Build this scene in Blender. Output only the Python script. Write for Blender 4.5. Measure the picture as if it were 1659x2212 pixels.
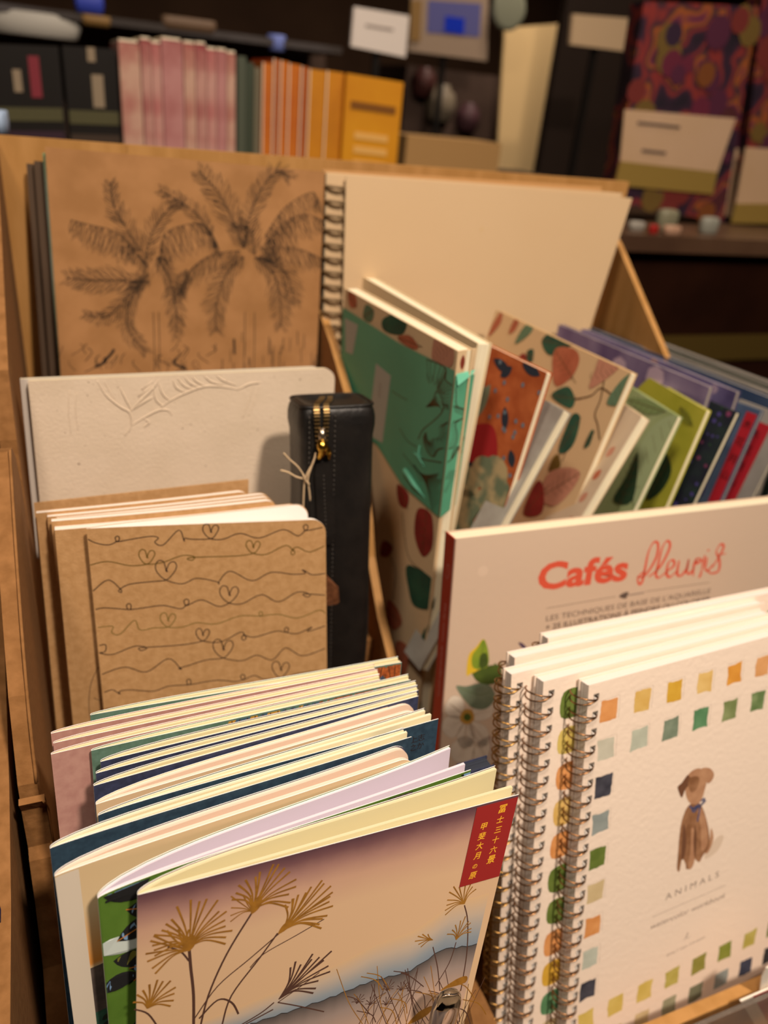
import bpy, math, random
import numpy as np
from mathutils import Vector, Matrix
random.seed(7)
for o in list(bpy.data.objects): bpy.data.objects.remove(o)
SC=bpy.context.scene; COL=SC.collection
# ---------------------------------------------------------------- camera, exposure, world, lamps
CX,CY,F=829.5,1106.,1660.            # frame 1659 x 2212
_X=np.array([5100-CX,-(670-CY),-F]);_X/=np.linalg.norm(_X)
_U=-np.array([-180.,-4400.,-F]);_U/=np.linalg.norm(_U)
_U=_U-_X*_U.dot(_X);_U/=np.linalg.norm(_U);_Yb=np.cross(_U,_X)
_a=math.radians(8)
_Z=math.cos(_a)*_U-math.sin(_a)*_Yb;_Y=np.cross(_Z,_X)
M=np.array([_X,_Y,_Z])
CAMH=1.45
cd=bpy.data.cameras.new('camera');cam=bpy.data.objects.new('camera',cd);COL.objects.link(cam)
m4=Matrix([[M[i,j] for j in range(3)]+[0] for i in range(3)]+[[0,0,0,1]]);m4.translation=Vector((0,0,CAMH))
cam.matrix_world=m4
cd.sensor_fit='HORIZONTAL';cd.sensor_width=36;cd.lens=36*F/1659.;cd.clip_start=.01;cd.clip_end=60
cd.dof.use_dof=True;cd.dof.focus_distance=.36;cd.dof.aperture_fstop=36*F/1659./1000/.0046
SC.camera=cam
SC.view_settings.view_transform='Standard';SC.view_settings.look='None';SC.view_settings.gamma=1
SC.view_settings.exposure=0.0;SC.view_settings.use_curve_mapping=False
W=bpy.data.worlds.new('world');SC.world=W;W.use_nodes=True
W.node_tree.nodes['Background'].inputs[0].default_value=(1,.82,.66,1);W.node_tree.nodes['Background'].inputs[1].default_value=.20
def lamp(name,loc,target,size,power,col=(1,.83,.68),shape='DISK',spread=180):
    l=bpy.data.lights.new(name,'AREA');l.shape=shape;l.size=size;l.energy=power;l.color=col;l.spread=math.radians(spread)
    o=bpy.data.objects.new(name,l);COL.objects.link(o);o.location=loc
    o.rotation_euler=(Vector(target)-Vector(loc)).to_track_quat('-Z','Y').to_euler();return o
lamp('ceiling_spotlight',(.42,-.75,2.9),(.2,.4,1.1),.16,21,spread=120)
lamp('ceiling_spotlight',(-.6,-.3,2.95),(.2,.4,1.1),.30,8,spread=120)
lamp('ceiling_panel_light',(.4,.1,3.0),(.3,.5,1.0),1.2,12.5)
lamp('aisle_spotlight',(.9,1.0,2.95),(.7,1.7,1.3),.3,4.5,spread=100)
lamp('aisle_spotlight',(1.6,2.2,2.95),(1.5,3.0,1.5),.3,14,spread=120)
# ---------------------------------------------------------------- pixel <-> place (millimetres, eye at origin)
def ray(p): return M@np.array([p[0]-CX,-(p[1]-CY),-F])/F
def atY(p,y): r=ray(p);return r*(y/r[1])
def atX(p,x): r=ray(p);return r*(x/r[0])
def atZ(p,z): r=ray(p);return r*(z/r[2])
def pix(w):
    c=M.T@w;return np.array([CX+F*c[0]/-c[2],CY-F*c[1]/-c[2]])
def down(P,p2,lean=8):
    """unit vector going down an edge that starts at P, leans back by 'lean' degrees and passes through pixel p2"""
    r=ray(p2);t_=math.tan(math.radians(lean))
    t=(P[1]-t_*P[2])/(r[1]-t_*r[2]);Q=t*r;d=Q-P;return d/np.linalg.norm(d)
def leandir(lean,rot=0,tilt=0):
    l=math.radians(lean);r=math.radians(rot);bk=np.array([-math.sin(r),math.cos(r),0]);sx=np.array([math.cos(r),math.sin(r),0])
    d=-(math.cos(l)*np.array([0,0,1.])+math.sin(l)*bk)+sx*math.tan(math.radians(tilt));return d/np.linalg.norm(d)
# ---------------------------------------------------------------- materials
def lin(c):
    if isinstance(c,str): c=[int(c[i:i+2],16)/255 for i in (0,2,4)]
    return tuple((x/12.92 if x<=.04045 else ((x+.055)/1.055)**2.4) for x in c)+(1,)
MATS={}
def mat(name,col,rough=.7,col2=None,scale=60,bump=0,bscale=400,metal=0,spec=.3,trans=0,ior=1.45,emit=0,detail=4,mix=(.35,.65),coat=0,stripes=None,stretch=None):
    if name in MATS: return MATS[name]
    m=bpy.data.materials.new(name);m.use_nodes=True;nt=m.node_tree;b=nt.nodes['Principled BSDF']
    b.inputs['Roughness'].default_value=rough;b.inputs['Metallic'].default_value=metal
    b.inputs['Specular IOR Level'].default_value=spec;b.inputs['IOR'].default_value=ior
    b.inputs['Transmission Weight'].default_value=trans;b.inputs['Coat Weight'].default_value=coat
    b.inputs['Base Color'].default_value=lin(col)
    tc=nt.nodes.new('ShaderNodeTexCoord')
    src=tc.outputs['Object']
    if stretch:
        mp=nt.nodes.new('ShaderNodeMapping');mp.inputs['Scale'].default_value=stretch;nt.links.new(src,mp.inputs[0]);src=mp.outputs[0]
    if col2:
        n=nt.nodes.new('ShaderNodeTexNoise');n.inputs['Scale'].default_value=scale;n.inputs['Detail'].default_value=detail
        r=nt.nodes.new('ShaderNodeValToRGB');r.color_ramp.elements[0].color=lin(col);r.color_ramp.elements[1].color=lin(col2)
        r.color_ramp.elements[0].position=mix[0];r.color_ramp.elements[1].position=mix[1]
        nt.links.new(src,n.inputs[0]);nt.links.new(n.outputs[0],r.inputs[0]);nt.links.new(r.outputs[0],b.inputs['Base Color'])
    if stripes:   # stacked sheet edges: UV.x counts millimetres through the block
        sx=nt.nodes.new('ShaderNodeSeparateXYZ');nt.links.new(tc.outputs['UV'],sx.inputs[0])
        n=nt.nodes.new('ShaderNodeTexNoise');n.noise_dimensions='1D';n.inputs['Scale'].default_value=stripes;n.inputs['Detail'].default_value=2
        nt.links.new(sx.outputs[0],n.inputs['W'])
        r=nt.nodes.new('ShaderNodeValToRGB');r.color_ramp.elements[0].color=lin(col2 or col);r.color_ramp.elements[1].color=lin(col)
        r.color_ramp.elements[0].position=.38;r.color_ramp.elements[1].position=.55
        nt.links.new(n.outputs[0],r.inputs[0]);nt.links.new(r.outputs[0],b.inputs['Base Color'])
    if bump:
        n=nt.nodes.new('ShaderNodeTexNoise');n.inputs['Scale'].default_value=bscale;n.inputs['Detail'].default_value=5
        bp=nt.nodes.new('ShaderNodeBump');bp.inputs['Strength'].default_value=bump;bp.inputs['Distance'].default_value=.001
        nt.links.new(tc.outputs['Object'],n.inputs[0]);nt.links.new(n.outputs[0],bp.inputs['Height']);nt.links.new(bp.outputs[0],b.inputs['Normal'])
    if emit:
        b.inputs['Emission Color'].default_value=lin(col);b.inputs['Emission Strength'].default_value=emit
    MATS[name]=m;return m
def ramp_mat(name,stops,rough=.7,noise=.05,axis=1,nscale=40):
    """printed colour wash running down a cover (UV.y 0 at the top edge)"""
    if name in MATS: return MATS[name]
    m=bpy.data.materials.new(name);m.use_nodes=True;nt=m.node_tree;b=nt.nodes['Principled BSDF'];b.inputs['Roughness'].default_value=rough
    b.inputs['Specular IOR Level'].default_value=.25
    tc=nt.nodes.new('ShaderNodeTexCoord');s=nt.nodes.new('ShaderNodeSeparateXYZ');nt.links.new(tc.outputs['UV'],s.inputs[0])
    n=nt.nodes.new('ShaderNodeTexNoise');n.inputs['Scale'].default_value=nscale;n.inputs['Detail'].default_value=6;nt.links.new(tc.outputs['Object'],n.inputs[0])
    ma=nt.nodes.new('ShaderNodeMath');ma.operation='MULTIPLY_ADD';ma.inputs[1].default_value=noise;nt.links.new(n.outputs[0],ma.inputs[0]);nt.links.new(s.outputs[axis],ma.inputs[2])
    ms=nt.nodes.new('ShaderNodeMath');ms.operation='SUBTRACT';ms.inputs[1].default_value=noise/2;nt.links.new(ma.outputs[0],ms.inputs[0])
    r=nt.nodes.new('ShaderNodeValToRGB');e=r.color_ramp.elements
    while len(e)<len(stops): e.new(.5)
    for i,(p,c) in enumerate(stops): e[i].position=p;e[i].color=lin(c)
    nt.links.new(ms.outputs[0],r.inputs[0]);nt.links.new(r.outputs[0],b.inputs['Base Color'])
    MATS[name]=m;return m
cream=mat('cream_paper','e3d8bd',.75,bump=.1,bscale=500)
white_paper=mat('white_paper','f2efe9',.8,bump=.15,bscale=700)
pinkpaper=mat('blush_paper','ddc4ae',.75)
yellowpaper=mat('pale_yellow_paper','d5cba0',.75)
olivepaper=mat('ivory_paper','ddd3ae',.75)
lilacpaper=mat('lilac_paper','cfc4d2',.75)
edge_y=mat('yellow_page_edges','dfd6b2',.8,col2='c9bf92',stripes=2.2)
edge_c=mat('ivory_page_edges','e8dfc4',.8,col2='d0c6a6',stripes=2.2)
edge_p=mat('blush_page_edges','ecd8c6',.8,col2='d6bba5',stripes=1.6)
edge_l=mat('lilac_page_edges','e2d9e2',.8,col2='c8bfca',stripes=2.2)
edge_w=mat('white_page_edges','f4efe9',.8,col2='a79f99',stripes=1.5)
edge_wt=mat('white_top_edges','e9e2da',.8,col2='d9d0c6',stripes=1.2)
edge_wh=mat('soft_white_page_edges','efe8df',.8,col2='cfc4b6',stripes=1.6)
kraft=mat('kraft_cover','b48d60',.8,col2='a88154',scale=260,detail=9,bump=.25,bscale=900)
kraft_palm=mat('kraft_palm_cover','9f744a',.85,col2='91683f',scale=40,detail=8)
board=mat('display_cardboard','8e6439',.85,col2='835a31',scale=220,detail=8,bump=.25,bscale=300)
board_edge=mat('folded_cardboard_edge','8c6238',.85,col2='7a532b',scale=120,detail=8,bump=.4,bscale=250)
wood=mat('light_plywood','b0834c',.6,col2='a2763f',scale=14,detail=5,stretch=(6,6,1))
ink=mat('dark_brown_ink','2a1a16',.6)
gold_ink=mat('gold_foil_ink','7a6428',.4,metal=.6)
gold_pale=mat('pale_gold_foil_ink','a48c4a',.35,metal=.6)
palmink=mat('palm_line_ink','1e1812',.8)
black=mat('matt_black','0b0a0a',.6)
brass=mat('antique_brass_wire','a4804a',.28,metal=1)
copper=mat('copper_brown_wire','8f6a48',.3,metal=1)
# ---------------------------------------------------------------- mesh builder
class MB:
    def __init__(s): s.v=[];s.f=[];s.mi=[];s.uv=[];s.sm=[];s.mats=[]
    def m(s,mt):
        if mt not in s.mats: s.mats.append(mt)
        return s.mats.index(mt)
    def add(s,vs,fs,mt,uvs=None,smooth=False):
        b=len(s.v);s.v+= [np.asarray(v,float) for v in vs];k=s.m(mt)
        for f in fs:
            s.f.append([b+i for i in f]);s.mi.append(k);s.sm.append(smooth)
            s.uv.append([uvs[i] if uvs is not None else (0,0) for i in f])
    def box(s,P,a,b,c,mt):
        """corner P, edge vectors a,b,c"""
        P,a,b,c=[np.asarray(x,float) for x in (P,a,b,c)]
        vs=[P,P+a,P+a+b,P+b,P+c,P+a+c,P+a+b+c,P+b+c]
        s.add(vs,[(0,3,2,1),(4,5,6,7),(0,1,5,4),(1,2,6,5),(2,3,7,6),(3,0,4,7)],mt)
    def aabox(s,x0,x1,y0,y1,z0,z1,mt): s.box((x0,y0,z0),(x1-x0,0,0),(0,y1-y0,0),(0,0,z1-z0),mt)
    def tube(s,pts,r,mt,n=6,closed=False):
        pts=[np.asarray(p,float) for p in pts];N=len(pts)
        rs=r if hasattr(r,'__len__') else [r]*N
        vs=[];prev=None
        for i,p in enumerate(pts):
            a=pts[(i-1)%N] if (closed or i>0) else p;b=pts[(i+1)%N] if (closed or i<N-1) else p
            t=b-a;t=t/(np.linalg.norm(t)+1e-9)
            if prev is None: q=np.cross(t,[0,0,1.]) if abs(t[2])<.9 else np.cross(t,[1.,0,0])
            else: q=prev-t*prev.dot(t)
            q=q/(np.linalg.norm(q)+1e-9);prev=q;w=np.cross(t,q)
            for k in range(n):
                an=2*math.pi*k/n;vs.append(p+rs[i]*(math.cos(an)*q+math.sin(an)*w))
        fs=[]
        for i in range(N if closed else N-1):
            j=(i+1)%N
            for k in range(n):
                k2=(k+1)%n;fs.append((i*n+k,i*n+k2,j*n+k2,j*n+k))
        if not closed: fs+= [tuple(range(n))[::-1],tuple((N-1)*n+k for k in range(n))]
        s.add(vs,fs,mt,smooth=True)
    def loft(s,rings,mt,cap=True):
        n=len(rings[0]);vs=[v for r in rings for v in r];fs=[]
        for i in range(len(rings)-1):
            for k in range(n):
                k2=(k+1)%n;fs.append((i*n+k,i*n+k2,(i+1)*n+k2,(i+1)*n+k))
        if cap: fs+= [tuple(range(n))[::-1],tuple((len(rings)-1)*n+k for k in range(n))]
        s.add(vs,fs,mt,smooth=True)
    def build(s,name,parent=None,origin=None):
        me=bpy.data.meshes.new(name)
        V=np.array(s.v)/1000.+np.array([0,0,CAMH])
        if origin is None and parent is None:
            lo=V.min(0);hi=V.max(0);origin=((lo[0]+hi[0])/2,(lo[1]+hi[1])/2,lo[2])
        off=np.array(parent['_o'] if parent is not None else origin)
        me.from_pydata((V-off).tolist(),[],s.f)
        for mt in s.mats: me.materials.append(mt)
        me.polygons.foreach_set('material_index',s.mi);me.polygons.foreach_set('use_smooth',s.sm)
        uvl=me.uv_layers.new(name='UVMap')
        flat=[c for f in s.uv for uv in f for c in uv];uvl.data.foreach_set('uv',flat)
        me.update()
        o=bpy.data.objects.new(name,me);COL.objects.link(o)
        if parent is not None: o.parent=parent;o['_o']=[float(x) for x in off]
        else: o.location=origin;o['_o']=[float(x) for x in origin]
        return o
def thing(name,label,cat,base,group=None):
    o=bpy.data.objects.new(name,None);COL.objects.link(o);o.empty_display_size=.02
    b=np.asarray(base,float)/1000+np.array([0,0,CAMH]);o.location=b;o['_o']=[float(x) for x in b]
    o['label']=label;o['category']=cat
    if group:o['group']=group
    return o
def tag(o,label,cat,group=None,kind=None):
    o['label']=label;o['category']=cat
    if group:o['group']=group
    if kind:o['kind']=kind
    return o
# ---------------------------------------------------------------- sheets: a (possibly bowed) surface u across, v down
class Sheet:
    def __init__(s,P0,P1,Dl,Dr=None,bow=None,w=None):
        s.P0=np.asarray(P0,float);P1=np.asarray(P1,float);s.w=w or np.linalg.norm(P1-s.P0)
        s.du=(P1-s.P0)/np.linalg.norm(P1-s.P0);s.Dl=Dl;s.Dr=Dl if Dr is None else Dr
        s.n=-np.cross(s.du,(s.Dl+s.Dr)/2);s.n/=np.linalg.norm(s.n);s.bow=bow or (lambda u,v:0.)
    def at(s,u,v,h=0.):
        t=min(max(u/s.w,0),1);D=s.Dl*(1-t)+s.Dr*t
        return s.P0+s.du*u+D*v+s.n*(s.bow(u,v)+h)
    def pin(s,p):
        r=ray(p);k=s.n.dot(s.P0)/s.n.dot(r);q=k*r-s.P0
        u=q.dot(s.du);v=q.dot(s.Dl);p=np.asarray(p,float)
        for _ in range(8):
            e=pix(s.at(u,v))-p
            Ju=(pix(s.at(u+.1,v))-pix(s.at(u,v)))/.1;Jv=(pix(s.at(u,v+.1))-pix(s.at(u,v)))/.1
            try: d=np.linalg.solve(np.array([Ju,Jv]).T,-e)
            except Exception: break
            u+=d[0];v+=d[1]
            if abs(e).max()<.05: break
        return (u,v)
def slab(mb,sh,w,h,n0,n1,face,edge,r=(0,0,0,0),nu=None,nv=1,u0=0,v0=0,taper=0,back=None,top=None,fine=False):
    """board/page block between offsets n0 (front) and n1 (back); corner radii (tl,tr,bl,br)"""
    us=set(np.linspace(0,w,(nu or 1)+1))
    for rr,side in ((max(r[0],r[2]),0),(max(r[1],r[3]),1)):
        if rr:
            for k in range(9):
                q=rr*(1-math.cos(k/8*math.pi/2));us.add(q if side==0 else w-q)
    if taper or fine: 
        for q in (.3,.8,1.6,3,5): us.add(q)
    us=sorted(us)
    def vt(u):
        if r[0] and u<r[0]: return r[0]-math.sqrt(max(0,r[0]**2-(r[0]-u)**2))
        if r[1] and u>w-r[1]: return r[1]-math.sqrt(max(0,r[1]**2-(u-w+r[1])**2))
        return 0
    def vb(u):
        if r[2] and u<r[2]: return h-(r[2]-math.sqrt(max(0,r[2]**2-(r[2]-u)**2)))
        if r[3] and u>w-r[3]: return h-(r[3]-math.sqrt(max(0,r[3]**2-(u-w+r[3])**2)))
        return h
    A=[];B=[];UV=[];
    for u in us:
        a,b=vt(u),vb(u)
        f=taper(u) if callable(taper) else (1 if not taper else min(1,math.sqrt(max(u,.05)/taper)))
        for j in range(nv+1):
            v=a+(b-a)*j/nv
            A.append(sh.at(u+u0,v+v0,n0*f));B.append(sh.at(u+u0,v+v0,n1*f));UV.append(((u+u0)/max(sh.w,1),v/h))
    N=len(us);K=nv+1
    fs=[(i*K+j,i*K+j+1,(i+1)*K+j+1,(i+1)*K+j) for i in range(N-1) for j in range(nv)]
    sm=(nu or 1)>3
    mb.add(A,fs,face,UV,smooth=sm)
    mb.add(B,[f[::-1] for f in fs],back or face,UV,smooth=sm)
    # rim
    def rim(idx,mt,flip):
        vs=[A[i] for i in idx]+[B[i] for i in idx];n=len(idx)
        uv=[(n0,0)]*n+[(n1,0)]*n
        f=[(i,i+1,n+i+1,n+i) if flip else (i,n+i,n+i+1,i+1) for i in range(n-1)]
        mb.add(vs,f,mt,uv)
    rim([i*K for i in range(N)],top or edge,True);rim([i*K+nv for i in range(N)],edge,False)
    rim(list(range(K)),edge,False);rim([(N-1)*K+j for j in range(K)],edge,True)
def smooth(pts,n=6,closed=False):
    P=[np.asarray(p,float) for p in pts];N=len(P);out=[]
    if N<3: return P
    rng=range(N) if closed else range(N-1)
    for i in rng:
        p0=P[(i-1)%N] if closed or i>0 else P[i];p1=P[i];p2=P[(i+1)%N];p3=P[(i+2)%N] if closed or i<N-2 else P[i+1]
        for k in range(n):
            t=k/n;out.append(.5*((2*p1)+(-p0+p2)*t+(2*p0-5*p1+4*p2-p3)*t*t+(-p0+3*p1-3*p2+p3)*t**3))
    if not closed: out.append(P[-1])
    return out
def stroke(mb,sh,pts,wd,mt,h=.06,n=5,sm=True,closed=False,clip=None,au=1):
    P=smooth(pts,n,closed) if sm else [np.asarray(p,float) for p in pts]
    if closed: P=P+[P[0]]
    if clip: P=[p for p in P if clip[0]<=p[0]<=clip[1] and clip[2]<=p[1]<=clip[3]]
    if len(P)<2: return
    L=len(P);vs=[]
    for i,p in enumerate(P):
        t=P[min(i+1,L-1)]-P[max(i-1,0)];l=np.linalg.norm(t)
        t=t/l if l>1e-9 else np.array([1.,0]);q=np.array([-t[1]*au,t[0]])
        w_=(wd(i/(L-1)) if callable(wd) else wd)/2
        vs+=[sh.at(*(p+q*w_),h),sh.at(*(p-q*w_),h)]
    mb.add(vs,[(2*i,2*i+1,2*i+3,2*i+2) for i in range(L-1)],mt)
def poly(mb,sh,pts,mt,h=.05,sm=0,clip=None):
    P=smooth(pts,sm,True) if sm else [np.asarray(p,float) for p in pts]
    if clip:   # Sutherland-Hodgman against (u0,u1,v0,v1)
        def cut(P,ax,val,keep_less):
            out=[];n=len(P)
            for i in range(n):
                a,b=P[i],P[(i+1)%n];ia=(a[ax]<=val)==keep_less or a[ax]==val;ib=(b[ax]<=val)==keep_less or b[ax]==val
                if ia: out.append(a)
                if ia!=ib:
                    t=(val-a[ax])/(b[ax]-a[ax]);out.append(a+(b-a)*t)
            return out
        for ax,val,kl in ((0,clip[0],False),(0,clip[1],True),(1,clip[2],False),(1,clip[3],True)):
            if len(P)<3: return
            P=cut(P,ax,val,kl)
    if len(P)<3: return
    mb.add([sh.at(p[0],p[1],h) for p in P],[tuple(range(len(P)))],mt)
def band(mb,sh,us,f0,f1,mt,h=.05,nv=3,uvh=None):
    vs=[];uv=[]
    for u in us:
        a,b=f0(u),f1(u)
        for j in range(nv+1): vs.append(sh.at(u,a+(b-a)*j/nv,h));uv.append((u/sh.w,j/nv))
    K=nv+1;mb.add(vs,[(i*K+j,i*K+j+1,(i+1)*K+j+1,(i+1)*K+j) for i in range(len(us)-1) for j in range(nv)],mt,uv,smooth=True)
def text(mb,sh,s,org,size,mt,ang=0,shear=0,off=0,h=.07,align='LEFT',sx=1,fit=None,spacing=1):
    c=bpy.data.curves.new('t','FONT');c.body=s;c.size=1;c.offset=off;c.shear=shear;c.resolution_u=3;c.space_character=spacing
    o=bpy.data.objects.new('t',c);COL.objects.link(o);bpy.context.view_layer.update()
    dg=bpy.context.evaluated_depsgraph_get();me=bpy.data.meshes.new_from_object(o.evaluated_get(dg))
    vs=[(v.co.x,v.co.y) for v in me.vertices];fs=[tuple(p.vertices) for p in me.polygons]
    bpy.data.objects.remove(o);bpy.data.curves.remove(c);bpy.data.meshes.remove(me)
    if not vs: return
    x0=min(v[0] for v in vs);x1=max(v[0] for v in vs)
    k=size if fit is None else size
    sxx=size*sx if fit is None else fit/(x1-x0)
    dx={'LEFT':-x0,'CENTER':-(x0+x1)/2}[align];ca,sa=math.cos(ang),math.sin(ang)
    out=[]
    for x,y in vs:
        X=(x+dx)*sxx;Y=-y*size;out.append(sh.at(org[0]+X*ca-Y*sa,org[1]+X*sa+Y*ca,h))
    mb.add(out,fs,mt)
def leaf(c,L,wd,ang,bend=0,n=7):
    """almond outline starting at c and growing along ang"""
    pts=[]
    for i in range(n+1):
        t=i/n;pts.append((L*t,-wd/2*math.sin(math.pi*t)**.8+bend*L*t*t))
    for i in range(n-1,0,-1):
        t=i/n;pts.append((L*t,wd/2*math.sin(math.pi*t)**.8+bend*L*t*t))
    ca,sa=math.cos(ang),math.sin(ang);return [np.array((c[0]+x*ca-y*sa,c[1]+x*sa+y*ca)) for x,y in pts]
# ================================================================ SETTING
def struct(name,fn):
    mb=MB();fn(mb);o=mb.build(name);o['kind']='structure';return o
FZ=-1450
floor_m=mat('dark_store_floor','3a2c22',.5,col2='2c2119',scale=3)
wall_m=mat('dark_brown_store_wall','624733',.8,col2='523a29',scale=2)
ceil_m=mat('dark_ceiling','2b231d',.9)
struct('floor',lambda b:b.aabox(-2500,5200,-2500,5600,FZ-50,FZ,floor_m))
struct('ceiling',lambda b:b.aabox(-2500,5200,-2500,5600,1600,1650,ceil_m))
struct('wall_back',lambda b:b.aabox(-2500,5200,5600,5700,FZ,1600,wall_m))
struct('wall_left',lambda b:b.aabox(-2600,-2500,-2500,5600,FZ,1600,wall_m))
struct('wall_right',lambda b:b.aabox(5200,5300,-2500,5600,FZ,1600,wall_m))
struct('wall_front',lambda b:b.aabox(-2500,5200,-2600,-2500,FZ,1600,wall_m))
# display table carrying the racks
TZ=-620
t=thing('display_table','dark wooden table under the cardboard display bins','table',(250,480,FZ))
tw=mat('dark_table_wood','3b261a',.5,col2='2c1b12',scale=12,stretch=(1,8,1))
mb=MB();mb.aabox(-420,700,60,800,TZ-30,TZ,tw);mb.build('table_top',t)
for x in (-390,640):
    for y in (90,740):
        mb=MB();mb.aabox(x,x+50,y,y+50,FZ,TZ-30,tw);mb.build('leg',t)
# ---------------------------------------------------------------- the cardboard display rack
LX0,LX1=-46,-36;DX0,DX1=218,225;RX0,RX1=560,567
rack=thing('display_rack','stepped kraft cardboard display rack holding the notebooks','display rack',(255,430,TZ))
def profile(mb,x0,x1,poly_,m_side,m_edge):
    n=len(poly_);vs=[(x0,y,z) for y,z in poly_]+[(x1,y,z) for y,z in poly_]
    mb.add(vs,[tuple(range(n))[::-1] if 0 else tuple(range(n)),tuple(n+i for i in range(n))[::-1]],m_side)
    mb.add(vs,[(i,n+i,n+(i+1)%n,(i+1)%n) for i in range(n)],m_edge)
mb=MB();mb.aabox(LX0,RX1,725,733,TZ,-50,wood);mb.aabox(60,66,724,725,TZ,-50,wood);mb.build('back_panel',rack)
mb=MB();mb.aabox(LX0,RX1,150,725,TZ,TZ+8,board)
mb.aabox(LX1,DX0,195,330,TZ+8,-522,board);mb.aabox(LX1,DX0,345,470,TZ+8,-462,board);mb.aabox(LX1,DX0,482,590,TZ+8,-404,board);mb.aabox(LX1,DX0,600,725,TZ+8,-372,board)
mb.aabox(DX1,RX0,330,640,TZ+8,-520,board);mb.aabox(DX1,RX0,650,725,TZ+8,-380,board)
mb.build('stepped_base',rack)
def wallpoly(edge,xin,first,last):
    pts=[tuple(atX(p,xin)[1:]) for p in edge];return first+pts+last
pA=[(725,-52),(690,-60)]+[tuple(atX(p,-36)[1:]) for p in [(3,500),(18,800),(36,950)]]+[(492,-300),(492,TZ+8),(725,TZ+8)]
mb=MB();profile(mb,-46,-36,pA,board,board_edge);mb.build('side_panel',rack)
pB=[(491,TZ+8),(491,-262),(484,-232),(470,-208),(455,-196),(445,-194)]+[tuple(atX(p,-36)[1:]) for p in [(24,1000),(40,1250),(60,1500),(80,1690)]]+[(314,-345),(314,TZ+8)]
mb=MB();profile(mb,-45,-36,pB[::-1],board,board_edge)
ct=smooth([np.array([-36.3,y-.2,z+.2]) for y,z in pB[5:10]],5);mb.tube(ct,.9,board_edge,6);mb.build('side_panel',rack)
pC=[(313.6,TZ+8),(313.6,-336),(311.5,-326),(308,-327)]+[tuple(atX(p,-34)[1:]) for p in [(104,1760),(112,1850),(125,1950),(140,2080),(150,2212)]]+[(255,-520),(255,TZ+8)]
mb=MB();profile(mb,-45,-33,pC[::-1],board,board_edge)
ct=smooth([np.array([-33.4,y-.2,z+.2]) for y,z in pC[3:8]],5);mb.tube(ct,.8,board_edge,6);mb.build('side_panel',rack)
pD=[(725,-155),(699,-166),(645,-194),(593,-228),(556,-263),(524,-312),(512,-340),(478,-378),(439,-406),(426,-420),(380,-480),(310,-575),(200,-595),(200,TZ+8),(725,TZ+8)]
mb=MB();profile(mb,DX0,DX1,pD,board,wood);mb.build('divider',rack)
pR=[(725,-104),(712,-112),(620,-184),(520,-262),(420,-330),(330,-400),(230,-460),(230,TZ+8),(725,TZ+8)]
mb=MB();profile(mb,RX0,RX1,pR,wood,wood);mb.build('side_panel',rack)
# front board of left bin with its slanting end, seen beside the front notebook
q0=atY((1003,2118),190);q1=atY((1030,2250),190);q2=atY((960,2260),190)
mb=MB();mb.add([q0,q0+[0,4,0],q1,q1+[0,4,0],(q1[0]+8,190,TZ+8),(q1[0]+8,194,TZ+8),(LX1,190,TZ+8),(LX1,194,TZ+8),(LX1,190,-500),(LX1,194,-500),(q0[0]-38,190,-500),(q0[0]-38,194,-500)],
 [(0,2,4,6,8,10),(11,9,7,5,3,1),(0,1,3,2),(2,3,5,4),(10,11,1,0),(8,9,11,10)],board);mb.build('front_panel',rack)
# wooden front lip of right bin
a0=atY((1440,2199),192);a1=atY((1659,2092),192)
zt=(a0[2]+a1[2])/2
mb=MB();mb.aabox(DX1+20,RX1,184,192,TZ,zt,wood);mb.build('front_lip',rack)
# ================================================================ BOOK TOOLS
def booklet(name,label,cat,P0,P1,Dl,Dr,h,thick,cov,page,edge,decor=None,group=None,r=(0,0,0,0),cth=.5,bow=None,nu=None,spine=None,spine_decor=None,name_cover='front_cover',back=None,inset=1.2,blocks=None,top=None):
    """book standing with its front cover on the sheet P0-P1, body behind it"""
    sh=Sheet(P0,P1,Dl,Dr,bow);w=sh.w
    base=sh.at(w/2,h,-thick/2);th=thing(name,label,cat,base,group)
    mb=MB();slab(mb,sh,w,h,0,-cth,cov,cov if cth<1 else cov,r,nu or 1,1 if nu is None else 6)
    if decor: decor(mb,sh,w,h)
    mb.build(name_cover,th)
    mb=MB();slab(mb,sh,w-inset-(cth if spine else 0),h-inset*1.2,-cth,-thick+cth,page,edge,r,nu or 1,1 if nu is None else 6,u0=(cth if spine else 0) if spine!='right' else inset,v0=inset*.8,top=top)
    mb.build('page_block',th)
    mb=MB();slab(mb,sh,w,h,-thick+cth,-thick,back or cov,back or cov,r,nu or 1,1 if nu is None else 6);mb.build('back_cover',th)
    if spine:
        mb=MB();u=0 if spine!='right' else w-cth
        mb.box(sh.at(u,0,0),sh.du*cth,(sh.Dl if u==0 else sh.Dr)*h,-sh.n*thick,spine_decor[0] if spine_decor else cov)
        if spine_decor and len(spine_decor)>1: spine_decor[1](mb,sh,h,thick)
        mb.build('spine',th)
    return th,sh
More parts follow.
